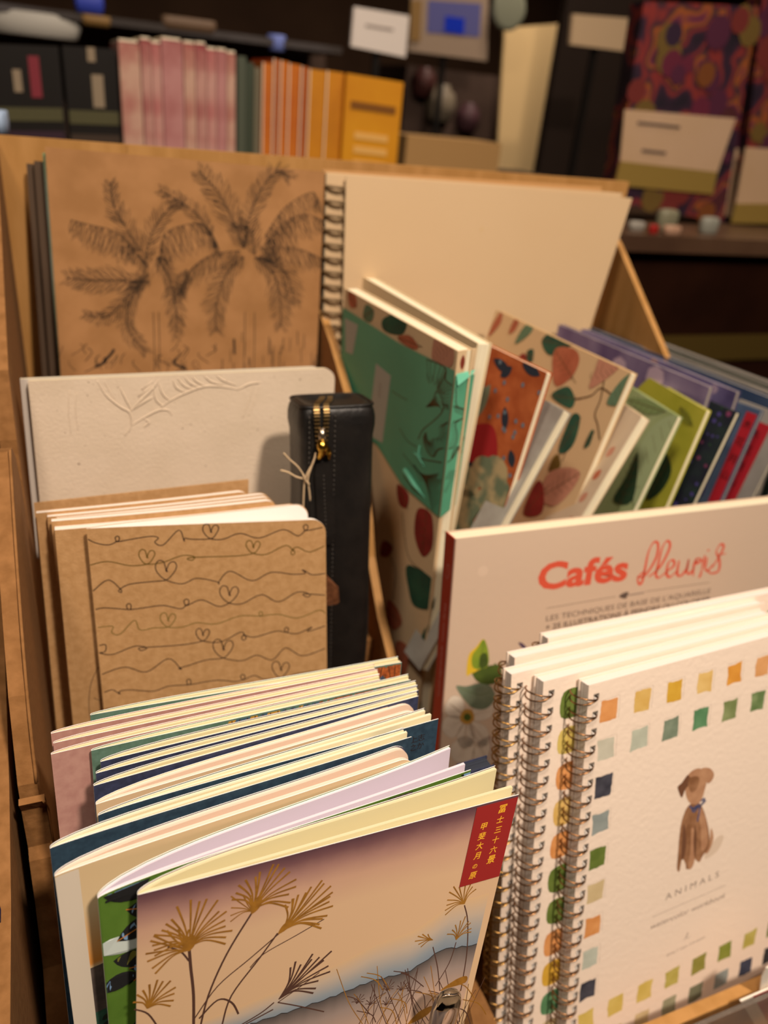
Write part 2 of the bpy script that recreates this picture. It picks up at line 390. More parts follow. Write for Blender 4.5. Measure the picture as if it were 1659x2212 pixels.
# bowed, open-bellied stitched notebook
def bell(A,w): 
    def f(u,v):
        t=min(max(u/w,0),1);return A*3.5*math.sqrt(t)*(1-t)**2*(1-.35*min(v/200.,1))
    return f
def notebook(label,fold,back,front,cover_end,Z=-280,h=240,page=yellowpaper,edge=edge_y,cov=None,covback=None,T=1.6,bb=5,bf=1,rad=0,decor=None,lean=8,foldpx=None,rightpx=None,lean2=None,name='stitched_notebook',group=None,cat='notebook',cov_mats=None):
    Pf=atZ(fold,Z);Pb=atZ(back,Z);Pc=atZ(front,Z);Pe=atZ(cover_end,Z) if cover_end else Pc
    Dl=down(Pf,foldpx,lean) if foldpx else leandir(lean)
    Dr=down(Pe,rightpx,lean2 or lean) if rightpx else Dl
    th=thing(name,label,cat,(Pf+Pe)/2+Dl*h,group)
    rr=(0,rad,0,rad)
    sb=Sheet(Pf,Pb,Dl,Dl,None);sb.bow=bell(-bb,sb.w)
    sf=Sheet(Pf,Pc,Dl,Dr,None);sf.bow=bell(bf,sf.w)
    def gap(u):
        return abs((sf.at(u,0)-sb.at(u,0)).dot(sb.n))
    ft=lambda u:min(1,max(gap(max(u,.4))*.5-.05,.12)/T)
    mb=MB();slab(mb,sb,sb.w,h,T,0,page,edge,rr,16,4,taper=ft);mb.build('page_block',th)
    mb=MB();slab(mb,sb,sb.w+.6,h+.5,-.02,-.4,covback or cov,white_paper,rr,16,4,v0=-.4,fine=True);mb.build('back_cover',th)
    mb=MB();slab(mb,sf,sf.w,h,0,-T,page,edge,rr,16,4,taper=ft,v0=.3);mb.build('page_block',th)
    sc=Sheet(Pf,Pe,Dl,Dr,None);f0=bell(bf,sc.w);sc.bow=lambda u,v:f0(u,v)+.5
    mb=MB();slab(mb,sc,sc.w,h+.4,0,-.4,cov,white_paper,rr,24,6,v0=-.4,back=white_paper,fine=True)
    if decor: decor(mb,sc,sc.w,h)
    mb.build('front_cover',th)
    return th,sc
# ================================================================ LEFT BIN, FRONT STACK OF STITCHED NOTEBOOKS
teal=mat('teal_cover','5f7d6e',.7,col2='54705f',scale=300,bump=.1)
pinkc=mat('dusty_pink_cover','b48a7e',.8,col2='a87c72',scale=200,detail=8)
navyc=mat('navy_cover','2c3146',.7,col2='363c58',scale=300)
deepblue=mat('deep_blue_cover','233646',.75,col2='2c4354',scale=260)
sandc=mat('sand_cover','cdb18c',.75)
ivoryc=mat('ivory_cover','d9d0b4',.75)
orange_f=mat('orange_print','b5602c',.75,col2='8a4420',scale=500)
blue_f=mat('blue_print','3f5870',.75);brown_l=mat('brown_print_line','4a2c18',.7);gold_l=mat('gold_print','b98a35',.6)
G='stitched notebooks in the front stack'
def feathers(mb,sh,w,h):
    rd=random.Random(3)
    clip=(0.5,w-.5,.5,70)
    for i in range(26):
        u=w*.40+i*w*.024;mt=blue_f if i%3 else gold_l
        if u>w*.68: mt=orange_f
        L=rd.uniform(12,22);poly(mb,sh,leaf((u,-4+rd.random()*4),L,7,math.pi/2+rd.uniform(-.5,.5)),mt,.04+.006*i,clip=clip)
        stroke(mb,sh,[(u,0.6),(u+rd.uniform(-2,2),L*.8)],.5,brown_l,.25,sm=False,clip=clip)
    for i in range(30):
        u=rd.uniform(w*.7,w);v=rd.uniform(4,66);a=rd.uniform(.8,2.2)
        poly(mb,sh,leaf((u,v),18,6,a),orange_f if rd.random()<.7 else blue_f,.21+.003*i,clip=clip)
        for k in range(3): stroke(mb,sh,[(u+k,v),(u+k+14*math.cos(a),v+14*math.sin(a))],.35,brown_l,.32,sm=False,clip=clip)
def glyphs(mb,sh,w,h):
    rd=random.Random(5)
    for cx,s in ((w-14,'上之'),(w-9.5,'志か')):
        for k,chs in enumerate(s): text(mb,sh,chs,(cx-2,10+k*5),4.6,ink,h=.08)
rows=[
 dict(label='teal patterned notebook, rearmost of the front stack, with orange feather print at its right end',fold=(195, 1545),back=(858, 1420),front=(865, 1428),cover_end=(867, 1431),Z=-283,bb=2.5,bf=-0.3,T=1.4,cov=teal,decor=feathers),
 dict(label='dusty pink notebook, rearmost of the three pink ones in the front stack',fold=(110, 1585),back=(806, 1436),front=(810, 1444),cover_end=None,Z=-280,bb=2.8,bf=-0.3,T=1.4,cov=pinkc),
 dict(label='dusty pink notebook, the middle one of the three pink ones in the front stack',fold=(115, 1606),back=(814, 1448),front=(819, 1456),cover_end=None,Z=-280,bb=2.8,bf=-0.3,T=1.4,cov=pinkc),
 dict(label='dusty pink notebook with its broad pink cover showing at the left of the front stack',fold=(110, 1630),back=(817, 1459),front=(821, 1468),cover_end=None,Z=-280,bb=2.8,bf=-0.3,T=1.4,cov=pinkc),
 dict(label='green notebook with blue and orange feather print, in front of the three pink notebooks',fold=(197, 1622),back=(880, 1458),front=(884, 1467),cover_end=(886, 1469),Z=-280,bb=2.1,bf=-0.3,T=1.4,cov=teal,decor=feathers),
 dict(label='navy notebook with yellow pages, first behind two like it, touching the green feather notebook',fold=(217, 1646),back=(896, 1472),front=(901, 1480),cover_end=None,Z=-280,bb=3.8,bf=-0.2,T=1.4,cov=navyc),
 dict(label='navy notebook with yellow pages, between two matching navy notebooks',fold=(207, 1671),back=(899, 1484),front=(903, 1491),cover_end=None,Z=-280,bb=3.4,bf=-0.2,T=1.4,cov=navyc),
 dict(label='navy notebook with yellow pages, right behind the thick blush notebook with rounded corner',fold=(202, 1698),back=(899, 1495),front=(903, 1504),cover_end=None,Z=-280,bb=3.6,bf=-0.2,T=1.4,cov=navyc),
 dict(label='thick beige notebook with blush pages and rounded corner, behind the blue lettered cover',fold=(207, 1738),back=(893, 1510),front=(908, 1530),cover_end=None,Z=-281.2,bb=5,bf=-0.3,T=2.2,page=pinkpaper,edge=edge_p,cov=sandc,rad=9),
 dict(label='ivory paged notebook whose blue cover corner shows small dark characters',fold=(212, 1762),back=(915, 1532),front=(932, 1543),cover_end=(946, 1553),Z=-280.3,bb=2.8,bf=-1.5,T=1.7,page=olivepaper,edge=edge_c,cov=deepblue,decor=glyphs),
 dict(label='ivory paged notebook with a plain deep blue cover reaching far left in the front stack',fold=(108, 1833),back=(869, 1574),front=(880, 1581),cover_end=(888, 1592),Z=-280.5,bb=5,bf=-1,T=1.8,page=olivepaper,edge=edge_c,cov=deepblue),
]
for i,r in enumerate(rows):
    k=dict(page=yellowpaper,edge=edge_y,T=1.5);k.update(r)
    fx,fy=k['fold'];k.setdefault('foldpx',(fx+ (12 if fx<150 else 8),fy+110))
    notebook(group=G,h=238,**k)
# beige sunset landscape notebook
sun_mat=ramp_mat('sunset_cover_wash',[(0,'c9b088'),(.10,'cdb48e'),(.17,'cfa068'),(.225,'cf8838'),(.235,'cdb58c'),(.30,'cdb58c')],noise=.006)
hill=mat('brown_hill_print','5c5049',.8,col2='493f3b',scale=160);tree_p=mat('dark_tree_print','23291f',.8);green_p=mat('teal_field_print','274a3c',.8,col2='335a49',scale=300)
greyborder=mat('pale_cover_border','cbbfae',.75)
def sunset(mb,sh,w,h):
    a=sh.pin((160,2110));rd=random.Random(2)
    us=np.linspace(0,9,6);band(mb,sh,us,lambda u:.4,lambda u:h-1,greyborder,.03,4)
    us=np.linspace(9,w-2,40);top=sh.pin((200,2085))[1]
    band(mb,sh,us,lambda u:top-3*math.exp(-((u-26)/16)**2)+3*abs(math.sin(u*.09)),lambda u:h-60,hill,.05,4)
    g=sh.pin((200,2190))[1];band(mb,sh,us,lambda u:g,lambda u:h-30,green_p,.07,4)
    for i in range(60):
        u=26+rd.gauss(0,4);v=top+18+rd.uniform(0,24);poly(mb,sh,leaf((u,v),rd.uniform(4,8),3,rd.uniform(0,6.3)),tree_p,.09+.003*i)
    stroke(mb,sh,[(26,top+20),(25,top+50),(26,top+80)],1.6,tree_p,.3)
notebook('thick beige landscape notebook with blush pages, orange sunset and dark tree at its left',(118,1893),(878,1604),(896,1632),None,page=pinkpaper,edge=edge_p,cov=sun_mat,covback=navyc,T=2.6,bb=6,bf=-1,rad=9,Z=-282,decor=sunset,foldpx=(160,2212),group=G,h=238)
# green leafy notebook with lilac pages
leafgreen=mat('bright_leaf_green_cover','55762a',.7,col2='4a6a22',scale=60)
pale=mat('pale_blue_print','b9c4c0',.75);lb=mat('light_blue_print','7396ba',.7);dk=mat('dark_leaf_outline','1d1d1e',.7);plum=mat('plum_print','5d464e',.7,col2='3d2c35',scale=900);olive=mat('olive_print','6c6a2c',.7);orl=mat('orange_vein','b9772f',.7)
def greenleaves(mb,sh,w,h):
    clip=(.4,w-.4,.4,h-1)
    rd=random.Random(11)
    for i in range(16): # pale patches
        u=rd.uniform(0,w);v=rd.uniform(25,h-70) if i>3 else 18
        poly(mb,sh,leaf((u,v),rd.uniform(14,26),rd.uniform(8,14),rd.uniform(0,6.3)),pale,.03+.004*i,clip=clip)
    poly(mb,sh,[(4,78),(32,74),(34,150),(3,150)],pale,.095,clip=clip)
    for i in range(46): # stems with blue leaves
        u=rd.uniform(-5,w) if i>14 else rd.uniform(0,38);v=rd.uniform(-4,h-70) if i>14 else 4+i*8
        a=rd.uniform(-.7,.4);L=rd.uniform(15,24);wd=L*.45;hh=.1+i*.012
        poly(mb,sh,leaf((u,v),L,wd+1.2,a),dk,hh,clip=clip);
        base=plum if i%5==2 else (olive if i%9==4 else lb)
        if base is lb:
            for k in range(6):
                t=.12+k*.13
                for sgn in (-1,1):
                    c=(u+L*t*math.cos(a),v+L*t*math.sin(a));poly(mb,sh,leaf(c,max(wd*.62*math.sin(math.pi*min(t+.18,.95)),1.5),2.4,a+sgn*.75),lb,hh+.005,clip=clip)
            stroke(mb,sh,[(u,v),(u+L*.8*math.cos(a),v+L*.8*math.sin(a))],.5,orl,hh+.008,sm=False,clip=clip)
        else: poly(mb,sh,leaf((u+1,v),L-2,wd-.6,a),base,hh+.005,clip=clip)
    stroke(mb,sh,[(0,3),(20,3.5),(40,1),(90,4),(150,3)],1.2,dk,.68,clip=clip)
notebook('green leaf patterned notebook with lilac pages, directly behind the pampas grass notebook',(211,1941),(969,1613),(1005,1650),(1016,1663),page=lilacpaper,edge=edge_l,cov=leafgreen,T=1.6,bb=8,bf=-2.5,Z=-284.5,decor=greenleaves,foldpx=(235,2212),group=G,h=238)
# front notebook: plume grasses over a dusk wash
dusk=ramp_mat('dusk_cover_wash',[(0,'533840'),(.018,'6b4a4d'),(.045,'98736a'),(.08,'b8937c'),(.14,'c4a483'),(.5,'c6a680'),(1,'c2a384')],noise=.02,nscale=60)
haze=ramp_mat('blue_haze_wash',[(0,'c6a680'),(.35,'b3a290'),(.75,'858d93'),(1,'6f7d8c')],noise=.12,nscale=60)
ochre=mat('ochre_plume_print','7c531a',.7,col2='946622',scale=200);stem=mat('brown_stem_print','4b3228',.7);ridge=ramp_mat('grey_ridge_wash',[(0,'4c4644'),(.25,'8f7f77'),(.8,'c2a087')],noise=.04)
redlab=mat('red_title_label','8b2320',.7);goldtxt=mat('gold_characters','e3ac31',.5)
def plume(mb,sh,c,ang,L,n,spread,mt,rd,h=.12,wd=.9,droop=.25):
    for i in range(n):
        t=(i/(n-1))*2-1;a=ang+t*spread+rd.uniform(-.05,.05);l=L*(1-.35*abs(t))*rd.uniform(.85,1.05)
        g=droop*t*l
        p=[c,(c[0]+l*.45*math.cos(a),c[1]+l*.45*math.sin(a)),(c[0]+l*math.cos(a+.25*t),c[1]+l*math.sin(a+.25*t)+abs(g)*.6)]
        stroke(mb,sh,p,lambda s:wd*(.55+.6*s),mt,h+i*.004,n=5)
def pampas(mb,sh,w,h):
    rd=random.Random(4);P=sh.pin
    # ridge
    pts=[P(p) for p in [(540,2212),(640,2180),(700,2160),(800,2120),(880,2100),(920,2075),(955,2050),(1000,2045),(1030,2040)]]
    ux=[p[0] for p in pts];vx=[p[1] for p in pts]
    us=np.linspace(max(ux[0],20),min(ux[-1],w-1),40)
    band(mb,sh,np.linspace(.5,us[-1],44),lambda u:np.interp(u,ux,vx)-6-22*(u/w),lambda u:np.interp(u,ux,vx)+2,haze,.045,5)
    band(mb,sh,us,lambda u:np.interp(u,ux,vx)+.5*math.sin(u*1.3),lambda u:np.interp(u,ux,vx)+44,ridge,.055,5)
    stroke(mb,sh,[(u,np.interp(u,ux,vx)+.5*math.sin(u*1.3)) for u in us],.35,dk,.06,sm=False)
    def S(pl,wd,mt=stem): stroke(mb,sh,[P(p) for p in pl],wd,mt,.11)
    S([(408,2040),(412,2090),(418,2150),(418,2230)],1.3)
    S([(408,2075),(390,2055),(362,2045)],.8);S([(545,1970),(490,2060),(450,2150),(430,2230)],.9);S([(610,2010),(540,2070),(470,2130),(420,2200)],.6)
    S([(600,2015),(560,2070),(500,2150),(480,2212)],.8);S([(700,1985),(640,2020),(570,2060),(540,2090)],.5);S([(590,2180),(530,2212)],.7)
    S([(592,2165),(560,2190),(500,2225)],.7);S([(290,2180),(320,2190),(345,2225)],.8);S([(430,2200),(470,2160),(500,2165),(515,2190)],.9)
    S([(600,2165),(640,2172),(700,2185)],.6);S([(600,2165),(650,2130),(690,2100)],.5)
    for c,a,L,n,s,mt in [((408,2045),-1.45,25,19,1.25,ochre),((408,2052),-2.6,22,9,.7,ochre),((545,1965),-1.1,24,15,.95,ochre),((545,1968),-2.3,14,7,.7,ochre),((610,2010),-.72,28,17,.6,ochre),((318,2178),-1.1,16,11,.9,ochre),((602,2158),-.72,30,13,.42,stem),
                       ((1003,1952),-2.2,15,11,.9,ochre),((985,2030),-1.35,13,9,.7,ochre),((935,2030),-2.75,11,6,.35,ochre)]:
        plume(mb,sh,P(c),a,L,n,s,mt,rd,wd=.85 if L>15 else .55)
    poly(mb,sh,leaf(P((600,2018)),9,3.4,-.78),ochre,.15);poly(mb,sh,leaf(P((408,2055)),9,5,-1.5),ochre,.15);poly(mb,sh,leaf(P((543,1975)),9,4,-1.15),ochre,.15)
    S([(1003,1955),(1010,1990),(1008,2060),(995,2140)],.6);S([(985,2035),(970,2080),(940,2130)],.5);S([(935,2045),(945,2090),(950,2140)],.5)
    for i in range(34):
        x=rd.uniform(760,1000);x2=x+rd.uniform(-60,60);S([(x,2212),((x+x2)/2+rd.uniform(-5,5),2165),(x2,rd.uniform(2085,2150))],.35,stem if i%3 else ochre)
    for i in range(16):
        x=rd.uniform(740,1000);y=rd.uniform(2095,2185);S([(x,y),(x+rd.uniform(18,34),y+8),(x+rd.uniform(30,52),y+rd.uniform(25,45))],.45,stem if i%2 else ochre)
    for c in ((770,2168),(798,2172),(832,2172),(835,2140),(865,2140)): plume(mb,sh,P(c),-1.3,6,7,.9,stem,rd,wd=.35)
    poly(mb,sh,[P(p) for p in [(950,2140),(985,2115),(1008,2108),(1005,2122),(975,2132)]],ochre,.13,sm=3)
    poly(mb,sh,[P(p) for p in [(880,2212),(905,2185),(935,2172),(925,2190),(900,2205)]],ochre,.13,sm=3)
    # title label
    q=[P((1031,1739)),P((1119,1716)),P((1082,1891)),P((990,1916))]
    q=[(q[0][0],.4),(w-.3,.4),(w-.3,q[2][1]),(q[0][0],q[3][1])]
    us=np.linspace(q[0][0],w-.3,10);vb_=(q[2][1]+q[3][1])/2
    band(mb,sh,us,lambda u:.4,lambda u:vb_,redlab,.3,6)
    u1=q[0][0]+.66*(w-q[0][0]);u0=q[0][0]+.28*(w-q[0][0]);H=vb_
    for k,c in enumerate('冨士三十六景'): text(mb,sh,c,(u1,H*(.155+.125*k)+ (0 if k else -.2)),4.6 if k in(0,5) else 3.9,goldtxt,h=.36,align='CENTER',shear=.1,off=.012)
    for k,c in enumerate('甲斐大月の原'): text(mb,sh,c,(u0,H*(.31+.122*k)),4.0 if k!=4 else 2.9,goldtxt,h=.36,align='CENTER',shear=.1,off=.012)
notebook('front notebook with dusk sky, ochre pampas grasses and a red label of gold characters',(297,1933),(1068,1657),(1108,1700),(1119,1717),page=yellowpaper,edge=edge_y,cov=dusk,T=1.9,bb=6,bf=.3,decor=pampas,foldpx=(294,2212),rightpx=(1037,2060),lean=10,lean2=16,group=G,h=236)
# small navy block of pages behind the front stack
P0=atY((1002,1672),262);P1=atY((1068,1652),262)
booklet('navy_notebook','small navy notebook standing between the front stack and the spiral workbooks','notebook',P0,P1,leandir(8),None,200,9,navyc,mat('navy_pages','20242e',.8),mat('navy_page_edges','353b48',.8,col2='171a22',stripes=1.5))
# ================================================================ HEART NOTEBOOKS
GH='kraft notebooks with rounded corners'
hl=[0]
def hearts(mb,sh,w,h):
    P=lambda x,y:sh.pin((x/1.929,780+y/1.929))
    HT=[(0,0),(.36,-.34),(.5,-.66),(.38,-.86),(.17,-.8),(.03,-.5),(.07,-.4),(-.0,-.42),(-.02,-.56),(-.12,-.86),(-.34,-.92),(-.5,-.7),(-.42,-.36),(0,0)]
    LP=[(0,0),(.38,-.3),(.4,-.75),(.05,-.95),(-.3,-.65),(-.15,-.2),(.15,.02)]
    def line(tok,mt,wd=.62):
        pts=[]
        for t in tok:
            if t[0]=='h': pts+=[P(t[1]+a*t[3],t[2]+b*t[3]) for a,b in HT]
            elif t[0]=='l': pts+=[P(t[1]+a*t[3],t[2]+b*t[3]) for a,b in LP]
            elif t[0]=='d': pts+=[P(t[1]-a*t[3],t[2]-b*t[3]) for a,b in LP]
            else: pts.append(P(*t))
        pts=[(min(max(u,.2),w-.2),v) for u,v in pts]
        stroke(mb,sh,pts,wd,mt,.06,n=5)
    line([(365,742),(400,758),(450,766),('l',487,752,24),(560,740),(630,730),(660,737),(645,755),(680,766),(745,704),(767,750),(770,738),(800,742),('h',878,740,66),(930,742),(1000,718),(1080,737),(1180,702),(1240,728),('l',1272,706,26),(1345,693)],ink)
    line([(375,850),(450,835),(540,852),('h',612,846,66),(680,838),(760,810),(810,815),(800,830),(780,823),(820,817),(980,812),('h',1055,801,58),(1110,805),(1190,768),(1222,790),('d',1222,786,22),(1240,775),(1290,795),(1352,770)],gold_ink)
    line([(388,958),(450,912),(500,948),(506,964),(495,955),(540,930),(640,918),('h',692,912,88),(760,928),(820,905),(905,920),(911,930),(915,915),(960,875),(1050,915),(1130,880),(1220,888),(1272,884),(1258,870),(1275,876),(1300,890),(1355,885)],ink)
    line([(398,1035),(440,1028),('l',535,1035,26),(600,1028),(680,1018),(750,1032),('l',775,1018,28),(840,995),(910,1022),('h',955,1008,78),(1010,1010),(1090,973),(1160,1003),(1240,962),(1292,972),(1280,983),(1265,970),(1355,975)],ink)
    line([(408,1110),(470,1105),(465,1130),(500,1138),(560,1080),(583,1120),(640,1112),('h',700,1108,64),(760,1108),(820,1090),(900,1095),(1000,1062),('l',1085,1062,20),(1160,1055),(1240,1070),(1330,1038),(1355,1052)],gold_pale)
    line([(414,1185),(440,1182),(438,1210),(415,1216),(470,1222),(560,1188),(612,1194),(590,1206),(578,1196),(620,1192),(760,1182),('h',845,1166,56),(920,1170),(1000,1130),('d',1018,1140,24),(1060,1150),(1150,1125),('l',1192,1130,22),(1240,1135),(1300,1108),(1280,1125),(1300,1122),(1355,1103)],ink)
    line([(425,1305),(520,1275),(610,1295),(700,1240),(750,1278),(756,1284),(745,1280),(780,1270),(860,1245),('h',930,1237,84),(1010,1248),(1070,1225),(1135,1245),(1190,1195),(1260,1228),(1355,1197)],ink)
    line([(435,1380),(470,1370),(500,1388),(498,1376),(540,1370),(640,1375),(700,1355),('l',785,1348,24),(900,1330),(980,1335),('l',1010,1328,24),(1060,1310),(1100,1325),('h',1170,1318,72),(1250,1300),(1330,1290)],ink)
    line([(440,1450),(520,1440),(600,1455),(700,1430),(800,1425)],ink)
YH=425
P0=atY((189,1143),YH);P1=atY((700,1127),YH)
D0=down(P0,(222,1510),8);D1=down(P1,(706,1440),8)
bh=lambda u,v:1.8*math.sin(math.pi*min(max(u/140,0),1))
notebook('front kraft notebook printed with wavy lines of drawn hearts',(187,1143),(664,1088),(698,1118),(703,1122),Z=-237.5,h=205,page=white_paper,edge=edge_wh,cov=kraft,covback=kraft,T=1.3,bb=2.5,bf=-.8,rad=9,decor=hearts,foldpx=(222,1510),rightpx=(706,1440),name='kraft_notebook',group=GH)
# fanned page edges just behind: open leaves of the same row
defs=[((118,1146),(655,1094),432,'kraft notebook directly behind the heart printed one, its plain left strip showing'),
      ((111,1127),(600,1080),440,'kraft notebook third in the heart row, counted from the front'),
      ((122,1122),(592,1072),446,'slim kraft notebook fourth in the heart row, counted from the front'),
      ((102,1117),(586,1066),451,'kraft notebook fifth in the heart row, thinner at the left'),
      ((78,1109),(540,1060),456,'rearmost rounded kraft notebook, farthest left in the heart row')]
def strip(mb,sh,w,h):
    stroke(mb,sh,[sh.pin(p) for p in [(213,1440),(197,1475),(192,1520),(196,1560)]],.35,ink,.06)
    stroke(mb,sh,[sh.pin(p) for p in [(225,1508),(215,1512),(203,1508)]],.35,ink,.06)
for k,(a,b,y,lab) in enumerate(defs):
    P0=atY(a,y);P1=atY(b,y);D=down(P0,(a[0]+38,a[1]+400),8)
    booklet('kraft_notebook',lab,'notebook',P0,P1,D,None,203,[7.6,5.7,4.7,4.7,5][k],kraft,white_paper,edge_wh,strip if k==0 else None,GH,(0,8,0,8),.4,back=kraft,inset=.4,nu=8,bow=bh)
P0=atY((73,1087),468);P1=atY((537,1036),468)
mb=MB();sh=Sheet(P0,P1,down(P0,(110,1500),8));slab(mb,sh,sh.w,215,0,-1.2,kraft,kraft)
tag(mb.build('kraft_card'),'plain brown kraft card standing behind the rounded heart notebooks','card')
# ================================================================ WHITE EMBOSSED NOTEBOOKS
speck=mat('speckled_handmade_paper','c8b7a2',.9,col2='c2b19b',scale=30,detail=8,bump=.35,bscale=500)
fleck=mat('paper_flecks','7d6a5c',.9)
def embossed(mb,sh,w,h):
    rd=random.Random(9)
    P=lambda x,y:sh.pin((x/1.929,780+y/1.929))
    for i in range(70):
        u=rd.uniform(2,w-2);v=rd.uniform(2,100);s=rd.uniform(.15,.6) if i>6 else rd.uniform(.6,1.1)
        poly(mb,sh,[(u+s*math.cos(a)*rd.uniform(.6,1.3),v+s*math.sin(a)*.7) for a in np.linspace(0,5.2,6)],fleck,.05)
    def ridge_(pl,r=.55):
        pts=[sh.at(*P(*p),.05) for p in pl];pts=smooth(pts,5);n=len(pts)
        mb.tube(pts,[r*(.35+.65*math.sin(math.pi*min(max(i/(n-1),.05),.95))) for i in range(n)],speck,6)
    R=[[(405,80),(440,140),(500,190),(540,215),(545,270),(520,310)],[(545,270),(600,235),(660,205),(700,205),(715,225)],[(500,110),(525,160),(545,200)],
       [(660,205),(700,170),(780,130),(860,105),(950,110),(990,120)],[(540,215),(580,170),(640,110),(660,80)],[(560,200),(600,170),(640,150)],
       [(720,75),(735,110),(770,130)],[(740,70),(765,100),(800,118)],[(770,65),(790,90),(830,110)],[(800,62),(820,85),(860,105)],[(850,60),(880,85),(930,100)],[(900,58),(930,80),(980,100)],
       [(640,110),(650,160),(680,190)],[(660,90),(680,140),(710,165)],[(590,120),(640,80)],[(575,150),(630,105)],[(990,120),(1040,95),(1085,90)],[(430,80),(460,130),(480,160)],
       [(1060,95),(1040,160),(1010,240)],[(1085,95),(1060,170),(1035,230)],[(320,130),(315,200),(325,290)],[(290,120),(285,200),(295,300)],[(600,240),(620,255),(600,275)]]
    for k,r in enumerate(R): ridge_(r,.75 if k not in(17,18,19,20,21) else .3)
YW=527
P0=atY((60,823),YW);P1=atY((724,795),YW)
booklet('embossed_notebook','speckled off-white notebook with embossed fronds and a rounded corner','notebook',P0,P1,down(P0,(85,1075),8),None,130,4,speck,yellowpaper,edge_y,embossed,'embossed white notebooks',(0,9,0,0),.6,back=speck,inset=.3)
P0=atY((43,819),YW+7);P1=atY((700,792),YW+7)
greyw=mat('grey_white_cover','b9b0a6',.8)
booklet('embossed_notebook','grey-white notebook peeking out left behind the embossed one','notebook',P0,P1,down(P0,(68,1075),8),None,128,4,greyw,yellowpaper,edge_y,None,'embossed white notebooks',(0,9,0,0),.6,inset=.3)
# ================================================================ PALM JOURNALS
def palms(mb,sh,w,h):
    P=lambda x,y:sh.pin((x/2.183,280+y/2.183))
    rd=random.Random(8)
    def frond(rc,ln,mode,den=17,wd=.42):
        R=smooth([np.array(p,float) for p in rc],8)
        stroke(mb,sh,[P(*p) for p in R],.45,palmink,.08,sm=False)
        L=sum(np.linalg.norm(R[i+1]-R[i]) for i in range(len(R)-1));n=max(5,int(L/den));cum=0;k=0
        for i in range(len(R)-1):
            d=R[i+1]-R[i];l=np.linalg.norm(d);cum+=l
            while cum>k*den:
                k+=1;t=k*den/L;a=math.atan2(d[1],d[0]);q=R[i]
                for sg in (-1,1):
                    if mode=='down': aa=math.pi/2+sg*.16+rd.uniform(-.1,.1)+(.25 if d[0]<0 else -.25)
                    else: aa=a+sg*rd.uniform(.5,.8)
                    if mode=='down' and sg==1 and k%2: continue
                    l2=ln*1.25*(.55+.6*math.sin(math.pi*min(t*.85+.1,1)))*rd.uniform(.8,1.1)
                    o=leaf(q,l2,l2*.2,aa,rd.uniform(-.05,.08),4)
                    stroke(mb,sh,[P(*p) for p in o],wd*.8,palmink,.08,sm=False,closed=True)
    F=[([(660,575),(600,470),(540,370),(520,250)],60,'x'),([(640,560),(540,480),(430,450),(330,425)],90,'down'),([(700,720),(560,712),(420,710),(310,700)],75,'x'),
       ([(1000,500),(930,400),(830,330),(750,285)],50,'x'),([(760,600),(770,500),(850,455),(960,450),(1020,550)],110,'down'),([(1150,560),(1100,430),(1030,300),(930,185)],75,'x'),
       ([(1150,560),(1180,400),(1240,270),(1310,195),(1370,230)],65,'x'),([(1250,500),(1340,370),(1470,295),(1495,350)],95,'down'),([(1230,560),(1330,450),(1430,400),(1530,430)],100,'down'),
       ([(1240,560),(1400,560),(1530,615)],80,'down'),([(1150,600),(1070,680),(1020,830),(1020,960)],70,'x'),([(1200,600),(1290,680),(1320,800),(1325,930)],70,'x'),([(1220,600),(1350,680),(1390,840)],60,'x'),
       ([(1130,570),(1000,590),(900,660),(860,760)],85,'down'),([(740,600),(800,700),(830,850),(830,980)],60,'x'),([(700,680),(620,800),(600,930),(690,1050)],55,'x'),([(670,710),(590,800),(500,885),(400,870)],50,'x'),
       ([(680,640),(720,480),(800,370),(860,350)],55,'x'),([(700,640),(620,560),(560,550)],50,'down'),([(880,660),(850,760),(820,800)],50,'x'),([(1200,590),(1180,470),(1100,460)],50,'x')]
    for rc,l,m_ in F: frond(rc,l,m_)
    for xa,xb in ((722,728),(748,752),(1155,1148),(1200,1196)):
        stroke(mb,sh,[P(xa,860),P((xa+xb)/2+2,1000),P(xb,1140)],.55,palmink,.08)
    for i in range(60):
        x=rd.uniform(290,1500);y=rd.uniform(1000,1110) if x<1000 else rd.uniform(950,1110)
        if x<1000: stroke(mb,sh,[P(x,y),P(x+rd.uniform(-25,25),y+20),P(x+rd.uniform(-50,50),y+rd.uniform(40,70))],rd.choice([.4,.6,2.2 if i%6==0 else .6]),palmink,.08)
        else: stroke(mb,sh,[P(x,y),P(x+rd.uniform(-3,3),y+rd.uniform(40,85))],rd.choice([.5,.7,1.8 if i%4==0 else .6]),palmink,.08,sm=False)
YP=690
P0=atY((97,317),YP);P1=atY((702,371),YP)
booklet('palm_journal','large kraft brown journal covered in dark line drawn palm fronds','journal',P0,P1,down(P0,(131,805),8),None,330,3,kraft_palm,cream,edge_c,palms,'journals behind the embossed notebook',cth=.6)
gg=mat('pale_green_spine','9fb0a0',.7,col2='6c8a5c',scale=20);dkb=mat('dark_brown_cover','4a3a2c',.8)
for (a,b,y,c,lab) in [((92,330),(690,383),698,gg,'pale green spined journal directly behind the palm journal'),((73,347),(670,400),706,dkb,'dark edged brown journal second behind the palm journal'),((57,353),(660,405),713,dkb,'dark edged brown journal rearmost at the left of the palm journal')]:
    P0=atY(a,y);P1=atY(b,y)
    booklet('palm_journal',lab,'journal',P0,P1,down(P0,(a[0]+36,a[1]+480),8),None,325,4,c,cream,mat('brown_page_edges','8a7558',.8,col2='4f4030',stripes=1.5),None,'journals behind the embossed notebook',cth=.8,back=c,inset=.2)
